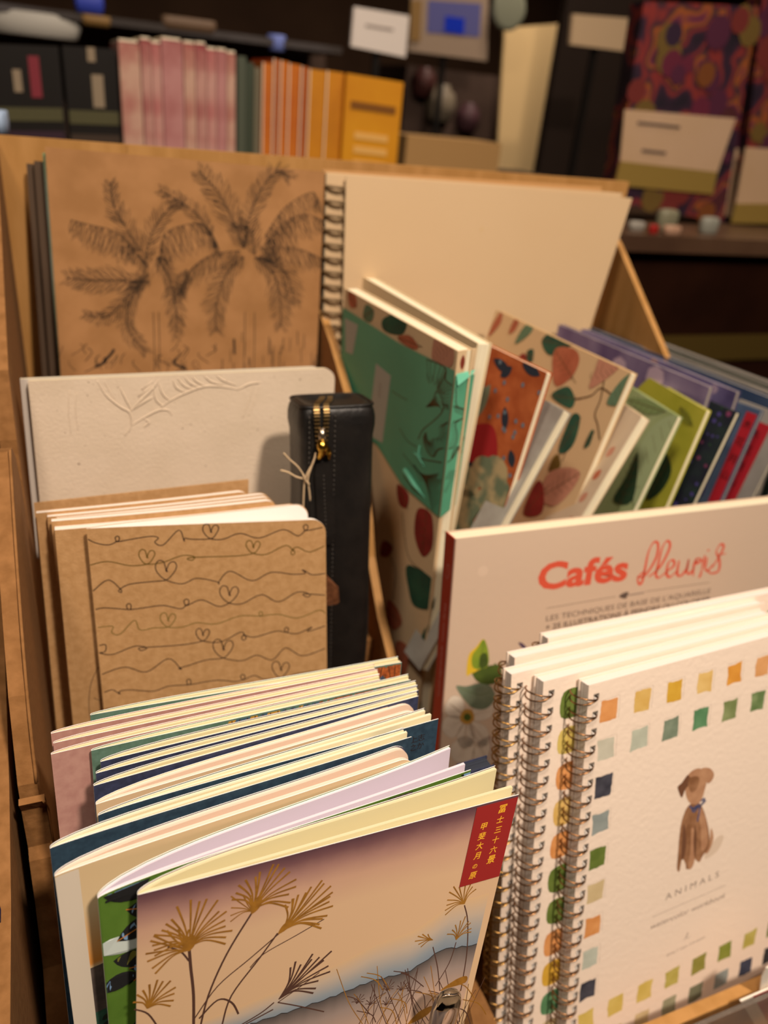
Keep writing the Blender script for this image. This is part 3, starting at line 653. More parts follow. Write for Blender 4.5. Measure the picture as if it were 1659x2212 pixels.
# ================================================================ BLACK LEATHER PEN CASE
leather=mat('black_leather','100e0d',.42,col2='171412',scale=70,bump=.35,bscale=220,spec=.5)
thread=mat('natural_twine','c2a987',.9);stitch=mat('dark_stitch','45403b',.6);gbrass=mat('bright_brass','c79c43',.22,metal=1);teeth=mat('brass_zip_teeth','a08458',.45,metal=1);silver=mat('pale_zip_slider','b7aa98',.3,metal=1)
YC=447
c0=atY((722,930),YC);pc=thing('pen_case','black leather pen case with brass zip and twine, standing upright','pen case',(c0[0],YC+22,-470))
Wc,Dc=27.5,21.;Dcase=leandir(8)
ctop=np.array([c0[0]+4.5,YC+22,-180.]);up=-Dcase;sx=np.array([1.,0,0]);sy=np.cross(up,sx)
def csect(z,kx,ky,n=40,ex=.38,dent=0):
    out=[]
    for k in range(n):
        a=2*math.pi*k/n;c,s=math.cos(a),math.sin(a)
        x=Wc*kx*math.copysign(abs(c)**ex,c);y=Dc*ky*math.copysign(abs(s)**ex,s)
        pillow=1.2*math.sin(z*.06+a*2)
        out.append(ctop+sx*(x+pillow*.3)+sy*y+up*z)
    return out
mb=MB();rings=[csect(-300,.9,1)]+[csect(z,.97+.03*math.sin(z*.03),1) for z in np.linspace(-290,-22,30)]
rings+=[csect(-15,1.0,1.0),csect(-9,1.0,.99),csect(-5,.97,.96),csect(-2,.92,.90),csect(-.3,.84,.82),csect(-1.0,.74,.74),csect(-2.4,.6,.62),csect(-3.2,.4,.45),csect(-3.4,.1,.15)]
mb.loft(rings,leather);body=mb.build('body',pc)
# raised side piping round the top
mb=MB();pts=csect(-1.2,.93,.9,48);mb.tube(pts,1.1,leather,6,closed=True);mb.build('top_piping',pc)
fx=lambda x,z,o=0:ctop+sx*x+up*z-sy*(Dc+o)
cu=-14.0  # zip line offset from the middle, front face
def zpath(dx):
    pts=[ctop+sx*(cu*.55+dx*.8+5)+sy*(4)+up*(-.4),ctop+sx*(cu*.75+dx+3)+sy*(-8)+up*(.2),ctop+sx*(cu+dx+1)-sy*(Dc*.82)+up*(-.6),fx(cu+dx,-6,.3),fx(cu+dx*.8,-16,.5),fx(cu+dx*.5,-27,.5)]
    return smooth(pts,8)
mb=MB()
tape=[zpath(-6.2),zpath(6.2)];n=len(tape[0])
mb.add([p for pr in zip(*tape) for p in pr],[(2*i,2*i+1,2*i+3,2*i+2) for i in range(n-1)],mat('black_zip_tape','0c0b0a',.9))
mb.build('zip_tape',pc)
for dx in (-3.3,3.3):
    mb=MB();Z_=zpath(dx)
    for i in range(0,len(Z_)-1,2):
        p=Z_[i];t=Z_[i+1]-Z_[i];t=t/np.linalg.norm(t);nn=np.cross(sx,t);nn=nn/np.linalg.norm(nn)
        mb.box(p-sx*1.9-t*.55-nn*.2,sx*3.8,t*1.1,nn*(1.4 if nn.dot(-sy+up)>0 else -1.4),teeth)
    mb.build('zip_teeth',pc)
mb=MB();mb.tube([fx(cu,-14,1.6),fx(cu,-18,2.6),fx(cu,-23,2.8)],[2.2,2.8,2.4],silver,10)
mb.build('zip_slider',pc)
mb=MB();mb.tube(smooth([fx(cu-.5,-21,3),fx(cu-.8,-25,5.5),fx(cu-.5,-29,5),fx(cu-2.5,-34,4)],4),[1.2,2.5,3.2,3.6,3.8,3.8,3.6,3.2,3,2.6,2,1.6,1.2],gbrass,10)
mb.tube(smooth([fx(cu+1,-26,4.5),fx(cu+4,-30,4),fx(cu+5,-36,3)],4),[2.2]*5+[1.7,1.2,.7,.4],gbrass,8)
mb.build('zip_puller',pc)
mb=MB();tabo=[(cu-3.5,-38),(cu+5,-37),(cu+7.5,-42),(cu+11,-88),(cu+8,-97),(cu+1,-97),(cu-2,-90),(cu-4.5,-44)]
A=[fx(x,z,2.2) for x,z in tabo];B=[fx(x,z,.6) for x,z in tabo];n=len(A)
mb.add(A+B,[tuple(range(n)),tuple(range(n,2*n))[::-1]]+[(i,n+i,n+(i+1)%n,(i+1)%n) for i in range(n)],leather)
for i in range(16): mb.tube([fx(cu+1.5+i*.16,-46-i*2.9,2.3),fx(cu+1.6+i*.16,-47.4-i*2.9,2.3)],.32,stitch,5)
mb.build('pull_tab',pc)
mb=MB()
for i in range(60): mb.tube([fx(cu+9.5,-6-i*3.4,.15),fx(cu+9.6,-7.8-i*3.4,.15)],.34,stitch,5)
for i in range(12): mb.tube([fx(cu-8,-6-i*3.4,.15),fx(cu-8,-7.8-i*3.4,.15)],.34,stitch,5)
mb.build('stitching',pc)
mb=MB()
def tw_(pl,o=6): mb.tube(smooth([atY(p,YC-o) for p in pl],6),.62,thread,6)
tw_([(682,978),(676,1000),(664,1022),(658,1040),(656,1070),(655,1100)]);tw_([(681,985),(672,1010),(665,1035),(668,1060),(671,1090),(672,1110)])
tw_([(657,1028),(643,1008),(625,992),(613,979)],7);tw_([(656,1034),(640,1030),(622,1020),(606,1016)],7);tw_([(655,1026),(662,1040),(668,1046)],8)
mb.build('twine_tie',pc)
# brown hexagonal wooden thing between hearts and case
mb=MB();q=[atY(p,428) for p in [(690,1247),(703,1247),(731,1272),(733,1300),(705,1325),(690,1320)]];n=len(q);off=np.array([3.,9,1])
mb.add(q+[p+off for p in q],[tuple(range(n)),tuple(range(n,2*n))[::-1]]+[(i,n+i,n+(i+1)%n,(i+1)%n) for i in range(n)],mat('brown_wood_grain','7a4e33',.5,col2='54331f',scale=30,stretch=(8,1,8)))
tag(mb.build('wooden_tag'),'brown faceted wooden tag sticking out between heart notebook and black pen case','tag')
# ================================================================ RIGHT BIN: SPIRAL WORKBOOKS
coverw=mat('cream_textured_cover','e6d4c2',.8,bump=.3,bscale=260)
ROT,LEAN=3.56,13.9
du_s=np.array([math.cos(math.radians(ROT)),math.sin(math.radians(ROT)),0])
def sw(name,c,c2): return mat('watercolour_'+name,c,.8,col2=c2,scale=90,detail=5,bump=.15,bscale=260)
S_=dict(or1=sw('apricot','c9864a','d8995e'),ye1=sw('straw','cda75a','d6b56d'),ye2=sw('mustard','c79a30','d1a83f'),ye3=sw('sand_yellow','d1ac63','dab974'),or2=sw('amber','cb8a33','d8993f'),or3=sw('peach','cd955e','d9a26c'),
  gy1=sw('grey_mist','b9b6a4','c3c0ae'),gy2=sw('sage_mist','aeb3a2','bac0ae'),gs=sw('slate_green','6b7a66','82907c'),gr1=sw('emerald','4f7d55','5f8c63'),gr2=sw('olive_green','6f7d4c','8a9565'),gr3=sw('forest','56703f','7e9163'),
  na=sw('ink_blue','30303a','4a4a54'),bg=sw('blue_grey','858e8b','979f9b'),gr4=sw('moss','586b2a','6b7c38'),bei=sw('beige','c0ab80','cab68c'),pb=sw('pale_aqua','adb3a5','b9bfb1'),
  yl=sw('lemon','c6b05a','cfba68'),yg=sw('yellow_green','aea350','bab060'),gl=sw('leaf','85843a','958f48'),gl2=sw('bright_leaf','76832f','878f3d'),gg=sw('grey_green','8d8c70','9a997d'),gg2=sw('dull_green','6e7058','7d7e66'),nb=sw('indigo','34384a','44485a'),dk=sw('charcoal','2c2a2c','3b383a'))
pencil=mat('pencil_line','77685c',.9)
GRID={(0,0):'or1',(1,0):'ye1',(2,0):'ye2',(3,0):'ye3',(4,0):'or2',(5,0):'or3',(6,0):'or1',(0,1):'gy1',(1,1):'gy2',(2,1):'gs',(3,1):'gr1',(4,1):'gr2',(5,1):'gr3',(6,1):'gr2',(0,2):'na',(0,3):'bg',(0,4):'gr4',(0,5):'bei',(0,6):'or1',(0,7):'pb',(0,8):'na',
  (0,9):'yl',(1,9):'yl',(2,9):'yl',(3,9):'yg',(4,9):'gl',(5,9):'gl2',(6,9):'yg',(0,10):'bei',(1,10):'bei',(2,10):'bei',(3,10):'gg',(4,10):'gg2',(5,10):'bg',(6,10):'nb',(7,9):'gr4',(7,10):'dk',(7,0):'ye1',(7,1):'gr1'}
PU,PV,U0,V0=26.45,26.4,16.7,20.6
brn=mat('dog_brown','9a7050',.85,col2='7d5537',scale=120,detail=6);brn2=mat('dog_light_brown','b58a68',.85,col2='a5795a',scale=120);brn3=mat('dog_dark_brown','6a4630',.85);bow_b=mat('dog_blue_bow','454c70',.8);grt=mat('grey_print','8f7f74',.9);shade_p=mat('pale_wash','d3bfaa',.85)
def swatches(mb,sh,w,h,seed=1,only=None):
    rd=random.Random(seed)
    for (i,j),k in GRID.items():
        u=U0+i*PU;v=V0+j*PV
        if u>w-8 or v>h-6: continue
        sz=7.3 if j<9 else 7.6
        pts=[]
        for a,b in ((-1,-1),(0,-1.02),(1,-1),(1.0,0),(1,1),(0,1),(-1,1),(-1.0,0)):
            pts.append((u+a*sz*.92*rd.uniform(.86,1.06),v+b*sz*1.04*rd.uniform(.86,1.06)))
        P=[]
        for q in range(8):
            a,b=np.array(pts[q]),np.array(pts[(q+1)%8])
            for t in (0,.33,.66): P.append(a+(b-a)*t+np.array([rd.uniform(-.25,.25),rd.uniform(-.25,.25)]))
        poly(mb,sh,P,S_[k],.06,sm=2)
        if j<9:
            stroke(mb,sh,[(u-7.5,v-8),(u+8,v-8.6),(u+8.2,v+7)],.12,pencil,.05,sm=False)
def dogcover(mb,sh,w,h):
    swatches(mb,sh,w,h)
    P=lambda x,y:sh.pin((1220+x/2.724,1400+y/2.724))
    def pg(pts,mt,hh): poly(mb,sh,[P(*p) for p in pts],mt,hh,sm=4)
    pg([(860,1060),(875,1110),(860,1170),(835,1210),(820,1190),(850,1150)],brn2,.05)
    pg([(830,1200),(900,1110),(935,1110),(900,1190),(830,1240)],shade_p,.045)
    pg([(725,930),(690,1010),(675,1100),(665,1220),(660,1300),(675,1310),(690,1240),(710,1270),(715,1300),(745,1290),(760,1240),(790,1260),(810,1225),(850,1160),(845,1060),(815,950),(780,905)],brn,.06)
    pg([(745,1060),(740,1180),(725,1290),(745,1295),(765,1240),(770,1100)],brn2,.065);pg([(780,960),(800,1050),(805,1190),(840,1150),(835,1040),(810,950)],brn2,.066)
    pg([(700,1030),(690,1120),(685,1240),(705,1220),(715,1120)],brn3,.067);pg([(765,1040),(757,1150),(765,1235),(775,1120)],brn3,.067)
    pg([(715,770),(710,850),(730,905),(765,920),(800,900),(825,830),(835,760),(800,710),(760,715),(725,745)],brn2,.07)
    pg([(800,712),(850,705),(878,740),(865,780),(840,795),(825,760)],brn2,.075);pg([(725,745),(690,790),(665,815),(670,845),(688,880),(710,830),(740,790)],brn3,.075);pg([(740,760),(725,800),(745,850),(780,820),(790,760)],brn,.078)
    for pl in ([(735,930),(760,945),(800,925),(830,895)],[(790,915),(765,960),(750,950),(780,925)],[(795,930),(790,970),(780,1020)],[(795,930),(815,905),(820,885),(800,900)]):
        stroke(mb,sh,[P(*p) for p in pl],1.5,bow_b,.09)
    a=P(590,1485);b=P(905,1345);ang=math.atan2(b[1]-a[1],b[0]-a[0]);L=math.hypot(b[0]-a[0],b[1]-a[1])
    mid=lambda p,q:((p[0]+q[0])/2,(p[1]+q[1])/2)
    text(mb,sh,'A N I M A L S',mid(a,b),7.6,grt,ang=ang,fit=L,align='CENTER')
    a=P(515,1583);b=P(945,1395);stroke(mb,sh,[a,b],.35,grt,.07,sm=False)
    a=P(505,1655);b=P(945,1465);text(mb,sh,'watercolor workbook',mid(a,b),6.2,grt,ang=math.atan2(b[1]-a[1],b[0]-a[0]),fit=math.hypot(b[0]-a[0],b[1]-a[1]),align='CENTER',shear=.3)
    a=P(600,1815);b=P(825,1705);text(mb,sh,'EMILY LEX STUDIO',mid(a,b),2.6,grt,ang=math.atan2(b[1]-a[1],b[0]-a[0]),fit=math.hypot(b[0]-a[0],b[1]-a[1]),align='CENTER')
    c=P(718,1700);stroke(mb,sh,[(c[0]-3,c[1]+1.5),(c[0],c[1]-1),(c[0]+.5,c[1]-4),(c[0]-1,c[1]),(c[0]+2.5,c[1]+1.5)],.4,grt,.07)
def othercover(mb,sh,w,h):
    rd=random.Random(21);gs=['gr4','yl','or1','ye1','or1','gr4','gr4','or1','ye2','gr1','bei']
    for j,k in enumerate(gs):
        u=22;v=19+j*25.2
        P=[(u+a*7*rd.uniform(.9,1.1),v+b*8*rd.uniform(.9,1.1)) for a,b in ((-1,-1),(1,-1),(1,1),(-1,1))]
        poly(mb,sh,P,S_[k],.06,sm=4)
    for i in range(1,8): poly(mb,sh,[(U0+i*PU+a*7*rd.uniform(.9,1.1),V0+b*7) for a,b in ((-1,-1),(1,-1),(1,1),(-1,1))],S_[rd.choice(['or1','ye2','gr1','or2'])],.06,sm=4)
def perforated(mb,sh,w,h,n0,n1,face,edge,holes,u0,u1,hh,u_in=0,v_in=0,top=None):
    """slab with a column of real square punch holes between u0 and u1"""
    def part(ua,ub,va,vb,el=True):
        A=[sh.at(u,v,n0) for u,v in ((ua,va),(ua,vb),(ub,vb),(ub,va))];B=[sh.at(u,v,n1) for u,v in ((ua,va),(ua,vb),(ub,vb),(ub,va))]
        mb.add(A,[(0,1,2,3)],face);mb.add(B,[(3,2,1,0)],face)
        uv=[(n0,0)]*4+[(n1,0)]*4
        for k,mt in ((0,edge),(1,edge),(2,edge),(3,top or edge)):
            i,j=k,(k+1)%4;mb.add([A[i],A[j],B[j],B[i]],[(0,3,2,1)],mt,[uv[i],uv[j],uv[4+j],uv[4+i]])
    part(u_in,u0,v_in,h-v_in);part(u1,w-u_in,v_in,h-v_in)
    y=v_in
    for v in holes:
        part(u0,u1,y,v-hh/2);y=v+hh/2
    part(u0,u1,y,h-v_in)
GW='spiral watercolour workbooks'
def spiral(label,px,Z,decor,thick=9.5,w=216,h=300,wire=brass,tilt=0,rot=ROT,lean=LEAN,pitch=11.7,pr=1):
    P0=atZ(px,Z);r=math.radians(rot);du=np.array([math.cos(r),math.sin(r),0])
    D=leandir(lean,rot,tilt);sh=Sheet(P0,P0+du*w,D)
    th=thing('spiral_workbook',label,'workbook',sh.at(w/2,h,-thick/2),GW)
    N=25;holes=[9+i*pitch for i in range(N)]
    mb=MB();perforated(mb,sh,w,h,0,-1.0,coverw,edge_wt,holes,4.2,8.4,4.4)
    if decor: decor(mb,sh,w,h)
    mb.build('front_cover',th)
    mb=MB();perforated(mb,sh,w,h,-1.4,-thick+1.4,white_paper,edge_w,holes,4.2,8.4,4.4,u_in=1,v_in=1,top=edge_wt);mb.build('page_block',th)
    mb=MB();perforated(mb,sh,w,h,-thick+1,-thick,coverw,edge_wt,holes,4.2,8.4,4.4);mb.build('back_cover',th)
    mb=MB();R=thick/2+3.6
    for i,v in enumerate(holes):
        for s in (-1,1):
            pts=[]
            for k in range(17):
                a=math.radians(-38+ (360-2*38+76-60)*k/16) # runs from front hole, round the spine, to the back hole
                a=math.radians(28+304*k/16)
                cu=2.6+ -R*0.0;nn=-thick/2
                u=1.2+ (R+.2)*math.cos(a);n_=nn+R*.98*math.sin(a)
                if u>6.2: u=6.2+(u-6.2)*.2
                spread=s*(2.1*max(0,-math.cos(a)*.9+.35))
                pts.append(sh.at(u,v+max(-2.4,min(2.4,spread)),n_))
            mb.tube(pts,.52,wire,6)
    mb.build('wire_binding',th)
    return th,sh
spiral('front spiral workbook with a painted brown dog, the word ANIMALS and rows of colour swatches',(1272,1481),-290,dogcover,wire=copper)
spiral('second spiral workbook, directly behind the dog cover, its swatches glimpsed between the wires',(1174,1473),-290,othercover,wire=copper,tilt=-.6,rot=3.2)
spiral('third spiral workbook with brass wire, nearest the red title label',(1105,1457),-290,None,wire=brass,rot=2.7,tilt=-.3,thick=9)
spiral('fourth spiral workbook, its block rising just behind the brass wired one',(1112,1421),-290,None,wire=brass,rot=2.2,tilt=0,thick=9,h=295,w=212)
spiral('rearmost spiral workbook leaning against the floral coffee painting book',(1184,1379),-290,othercover,wire=brass,rot=1.6,tilt=0,thick=9,h=290,w=212)
# ================================================================ CAFES FLEURIS BOOK
cafec=mat('cream_matt_cover','c2ac97',.6,bump=.1,bscale=200);redc=mat('coral_red_spine','b23f2c',.5,col2='a83a28',scale=40);coral=mat('coral_letters','c9523b',.6);gtx=mat('dark_grey_letters','5a4c44',.7);pinklight=mat('pink_spine_letters','d08a7c',.6)
petal=mat('white_petal','cfc4b4',.8,col2='bfb4a6',scale=40);pline=mat('petal_line','a08c7a',.8);lg=mat('lime_leaf','8f9a2a',.7,col2='6f8a2a',scale=80);dg=mat('dark_leaf','4a5c22',.7,col2='3c4c1c',scale=80);sg=mat('sage_leaf','5f6d58',.7,col2='75806a',scale=60);yl_=mat('yellow_edge','cfae2e',.7);berry=mat('violet_bud','4c3a52',.7)
def cafe(mb,sh,w,h):
    P=lambda x,y:sh.pin((900+x/2.186,1050+y/2.186))
    a=P(565,490);b=P(990,440);L=math.hypot(b[0]-a[0],b[1]-a[1]);ang=math.atan2(b[1]-a[1],b[0]-a[0])
    text(mb,sh,'Cafés',a,30,coral,ang=ang,fit=L,off=.035)
    S=lambda pl,wd: stroke(mb,sh,[P(*p) for p in pl],wd,coral,.08)
    thick=lambda k:(lambda t:1.2*k*(.55+.6*abs(math.sin(2.2*math.pi*t))))
    S([(1040,430),(1080,420),(1130,340),(1140,275),(1120,265),(1095,310),(1080,380),(1065,450),(1050,462),(1045,430),(1080,400)],thick(1.8))
    S([(1095,430),(1150,380),(1195,290),(1185,258),(1160,290),(1140,370),(1130,420),(1145,432),(1185,400)],thick(1.8))
    S([(1185,400),(1215,375),(1212,350),(1190,360),(1180,410),(1195,430),(1230,400)],thick(1.8))
    S([(1240,350),(1230,410),(1245,425),(1275,390),(1285,345)],thick(1.9));S([(1285,345),(1275,405),(1290,412),(1310,385)],thick(1.9))
    S([(1305,425),(1310,370),(1325,340),(1318,365),(1345,350),(1330,340)],thick(1.8));S([(1362,325),(1350,375),(1340,420),(1330,432)],thick(1.7));S([(1372,335),(1362,390),(1375,398),(1400,370)],thick(1.7));S([(1375,300),(1380,306)],1.8)
    S([(1395,385),(1430,330),(1450,285),(1435,275),(1415,310),(1430,350),(1425,400),(1390,412),(1375,400)],thick(1.7));S([(1425,325),(1460,318)],1)
    for p,q in (((612,577),(940,522)),((1080,498),(1382,455))): stroke(mb,sh,[P(*p),P(*q)],.35,gtx,.07,sm=False)
    poly(mb,sh,[P(*p) for p in [(955,522),(975,505),(1000,500),(995,518),(985,532)]],gtx,.07,sm=3);stroke(mb,sh,[P(1000,515),P(1075,503)],1.4,grt,.07,sm=False)
    a=P(610,638);b=P(1385,505);ang=math.atan2(b[1]-a[1],b[0]-a[0]);L=math.hypot(b[0]-a[0],b[1]-a[1])
    text(mb,sh,"LES TECHNIQUES DE BASE DE L'AQUARELLE",a,6.6,gtx,ang=ang,fit=L)
    a=P(607,680);b=P(1385,565);text(mb,sh,"+ 25 ILLUSTRATIONS À PEINDRE OU COLORIER",a,6.4,gtx,ang=ang,fit=L*1.01,off=.02)
    pg=lambda pts,mt,hh,s=4: poly(mb,sh,[P(*p) for p in pts],mt,hh,sm=s)
    cc=P(312,402);poly(mb,sh,[(cc[0]+4.2*math.cos(a),cc[1]+4.2*math.sin(a)) for a in np.linspace(0,6,16)],mat('glossy_cover_dot','c9b39e',.3),.06,sm=2)
    # flower
    for pts in ([(220,1010),(170,990),(135,1040),(150,1085),(215,1095)],[(215,1090),(140,1090),(120,1150),(170,1190),(225,1120)],[(255,1080),(300,1020),(360,1030),(350,1090),(280,1110)],[(230,1110),(190,1180),(220,1240),(270,1210),(260,1120)],[(260,1110),(330,1140),(340,1210),(290,1230),(250,1150)],[(225,1180),(160,1230),(180,1300),(260,1290),(270,1210)],[(300,1200),(360,1190),(345,1300),(290,1330),(265,1260)]):
        q=[P(*p) for p in pts];poly(mb,sh,q,petal,.06,sm=5);stroke(mb,sh,q,.3,pline,.075,closed=True)
        c=P(238,1095);g=np.mean(q,axis=0)
        for k in (-.25,0,.25): stroke(mb,sh,[c,(c[0]+(g[0]-c[0])*1.3+k*8,c[1]+(g[1]-c[1])*1.3+k*6)],.25,pline,.078,sm=False)
    pg([(205,1085),(225,1055),(262,1060),(272,1100),(245,1125),(212,1115)],mat('flower_centre','a8803a',.7),.085);pg([(222,1085),(240,1072),(258,1090),(245,1108),(226,1103)],dg,.09)
    pg([(185,945),(235,945),(300,930),(350,945),(370,1000),(330,1050),(270,1050),(225,1010)],sg,.092)
    pg([(260,845),(320,850),(390,845),(400,900),(360,935),(300,930),(265,895)],dg,.095)
    pg([(318,722),(340,790),(335,850),(300,865),(250,890),(235,890),(245,800),(280,760)],yl_,.098);pg([(318,724),(340,790),(335,850),(290,865),(262,850),(262,800),(290,760)],lg,.1)
    pg([(300,800),(330,790),(335,845),(300,860)],dg,.103)
    stroke(mb,sh,[P(318,735),P(305,800),P(285,880)],.35,dg,.11);stroke(mb,sh,[P(200,950),P(290,985),P(350,970)],.35,dg,.1)
    stroke(mb,sh,[P(370,870),P(420,900),P(470,850)],.5,dg,.1);pg([(480,740),(500,742),(520,765),(500,765)],berry,.1);pg([(368,835),(385,845),(400,820),(392,860),(372,862)],dg,.1)
    stroke(mb,sh,[P(345,1180),P(350,1240),P(330,1310)],.8,mat('dark_red_stem','7a2a22',.7),.09)
def cafespine(mb,sh,h,thick):
    def at(s,t): return sh.at(0,t,-s)-sh.du*.12
    class _S:
        at=staticmethod(lambda u,v,hh=0: sh.at(0,0,0)+sh.Dl*(-v)*0+sh.Dl*u-sh.n*(thick-v)-sh.du*(.1+hh*.3))
    text(mb,_S,'sarah simon  themintgardener',(52,thick*.62),5.2,pinklight,sx=1.25,h=.1,shear=.2,ang=0)
    stroke(mb,_S,[(28,8),(24,6),(22,9),(26,11),(33,8),(30,5)],.5,pinklight,.1)
YCf=396
P0=atY((983,1165),YCf);P1=atY((1735,1079),YCf)
Dc_=down(P0,(950,1600),8)
booklet('coffee_painting_book','cream book titled Cafés fleuris with coral letters and a coral red spine','book',P0,P1,Dc_,None,290,15,cafec,cream,edge_c,cafe,None,cth=1.0,spine='left',spine_decor=(redc,cafespine),inset=1.5)
# ================================================================ RIGHT BIN: LEANING BOOKS
leafcream=mat('cream_leaf_print_cover','d3b891',.7);tgreen=mat('leaf_teal_green','2f5b45',.7,col2='25493a',scale=60);rust=mat('leaf_rust','a65a3f',.7,col2='b4674a',scale=60);rose=mat('leaf_rose','b9826a',.7);dred=mat('leaf_dark_red','7d2723',.7,col2='94302b',scale=60);vein=mat('bronze_vein','5e4428',.5,metal=.3);sagep=mat('leaf_sage','5f7a5e',.7)
def bigleaves(seed,n=26,size=(34,60),lines=True,cl=None,mats=None):
    def f(mb,sh,w,h):
        rd=random.Random(seed);clip=(.6,w-.6,.6,h-1)
        ms=mats or [tgreen,rust,rose,dred,tgreen,sagep]
        for i in range(n):
            u=(i%4+rd.uniform(0,.7))*w/4;v=(i//4+rd.uniform(0,.6))*h/(n/4);L=rd.uniform(*size);a=rd.choice([-1,1])*rd.uniform(.9,2.2);wd=L*rd.uniform(.38,.55)
            mt=ms[(i*5+i//3)%len(ms)];hh=.05+i*.014
            poly(mb,sh,leaf((u,v),L,wd,a),mt,hh,clip=clip)
            if lines:
                stroke(mb,sh,[(u-6*math.cos(a),v-6*math.sin(a)),(u+L*math.cos(a),v+L*math.sin(a))],.7,vein,hh+.007,sm=False,clip=clip)
                for k in range(1,8):
                    c=(u+L*k/9*math.cos(a),v+L*k/9*math.sin(a));l2=wd*.5*math.sin(math.pi*k/9)**.8
                    for s in (-1,1): stroke(mb,sh,[c,(c[0]+l2*1.1*math.cos(a+s*.95),c[1]+l2*1.1*math.sin(a+s*.95))],.4,vein,hh+.007,sm=False,clip=clip)
    return f
def lean_book(name,label,far,near,Z,nb,thick,cov,page,edge,decor=None,Yn=445,w=168,h=235,group=None,lean=8,shift=True,**kw):
    """cover faces left; far/near are the two top corners, nb a pixel farther down the near edge"""
    Pn=atY(near,Yn)
    if far is None:
        d=atY((1375,680+0),Pn[1]) ;dirn=np.array([-.16,.987,0]);Pf=Pn+dirn*w
    else:
        Pf=atZ(far,Pn[2]+(0 if Z is None else Z));
    q=atY(nb,Yn);D=q-Pn;D/=np.linalg.norm(D)
    if shift:
        n_=-np.cross((Pn-Pf)/np.linalg.norm(Pn-Pf),D);n_/=np.linalg.norm(n_);Pf=Pf+n_*thick*.9;Pn=Pn+n_*thick*.9
    return booklet(name,label,'book',Pf,Pn,D,None,h,thick,cov,page,edge,decor,group,**kw)
GB='books leaning behind the coffee painting book'
def pinned(shapes,stems=(),base=None,sc=2.517,ox=1000,oy=640):
    def f(mb,sh,w,h):
        clip=(.4,w-.4,.4,h-1)
        if base: base(mb,sh,w,h)
        P=lambda x,y:sh.pin((ox+x/sc,oy+y/sc))
        for i,(pts,mt) in enumerate(shapes):
            q=[P(*p) for p in pts];poly(mb,sh,q,mt,.3+.015*i,sm=4,clip=clip)
            q=np.array(q);c0=q.mean(0);far=q[np.argmax(((q-c0)**2).sum(1))];near=2*c0-far
            stroke(mb,sh,[near,far],.6,vein,.31+.015*i,sm=False,clip=clip)
            for k in range(1,7):
                m=near+(far-near)*k/7;d=(far-near)/np.linalg.norm(far-near);L=np.linalg.norm(far-near)*.22*math.sin(math.pi*k/7)
                for s in (-1,1):
                    dd=np.array([d[0]*.5-s*d[1]*.8,d[1]*.5+s*d[0]*.8]);stroke(mb,sh,[m,m+dd*L],.35,vein,.31+.015*i,sm=False,clip=clip)
        for pl,wd in stems: stroke(mb,sh,[P(*p) for p in pl],wd,vein,.29,clip=clip)
    return f
# wrapped art book with teal paper band
lb_t,lb_s=lean_book('leaf_pattern_book','cream leaf patterned book wrapped in a torn teal paper band with fine line flowers',(744,622),(988,758),None,(948,1120),13,leafcream,cream,edge_c,pinned([([(440,380),(520,350),(590,400),(560,480),(470,470),(430,430)],tgreen),([(530,500),(600,485),(650,530),(660,575),(600,560)],rust),([(770,500),(830,510),(890,570),(880,680),(800,690),(750,640)],rose),([(330,290),(380,330),(360,400),(310,370)],sagep),
   ([(215,210),(260,225),(270,300),(225,300)],rust),([(530,1440),(600,1500),(590,1590),(540,1560)],dred),([(660,1600),(740,1620),(760,1720),(750,1850),(690,1900),(640,1760)],dred),([(590,1960),(700,2000),(770,2080),(760,2230),(640,2220),(600,2100)],tgreen),
   ([(470,2180),(530,2230),(560,2330),(500,2370),(460,2280)],rust),([(520,2450),(590,2470),(600,2600),(560,2680),(520,2600)],rust),([(720,2350),(790,2380),(770,2560),(700,2540),(680,2440)],tgreen),([(440,1800),(500,1840),(470,1900),(420,1890)],dred)],
   [([(560,1620),(600,1900),(700,2000)],.8),([(480,1900),(520,2000),(500,2180)],.8)],sc=2.9625,ox=680,oy=560),Yn=450,h=330,cth=1.2,group=GB,shift=False)
# its narrow spine facing the viewer
def quadstrip(mb,P,A,D,lw,lh,mt): mb.box(P,A*lw,D*lh,np.cross(A,D)*.6,mt)
nR=atY((1029,752),456);A=(nR-lb_s.at(lb_s.w,0,0));aw=np.linalg.norm(A);A/=aw
_b=atY((977,1107),456)-nR;spn=Sheet(lb_s.at(lb_s.w,0,0)+lb_s.du*.8,lb_s.at(lb_s.w,0,0)+A*aw+lb_s.du*.8,lb_s.Dl,_b/np.linalg.norm(_b))
mb=MB();slab(mb,spn,spn.w,330,0,-1,leafcream,leafcream);bigleaves(5,14,(10,16),mats=[tgreen,rose,dred])(mb,spn,spn.w,330)
mb.build('spine',lb_t)
band_m=mat('teal_paper_band','56a080',.45,col2='4b9072',scale=8,spec=.4);bl=mat('bronze_line_print','4a4128',.4,metal=.5);bandback=mat('band_underside','6fc0a2',.6);bar=mat('barcode_label','a9a79a',.7)
mb=MB();P=lambda x,y,s=lb_s:s.pin((680+x/2.9625,560+y/2.9625))
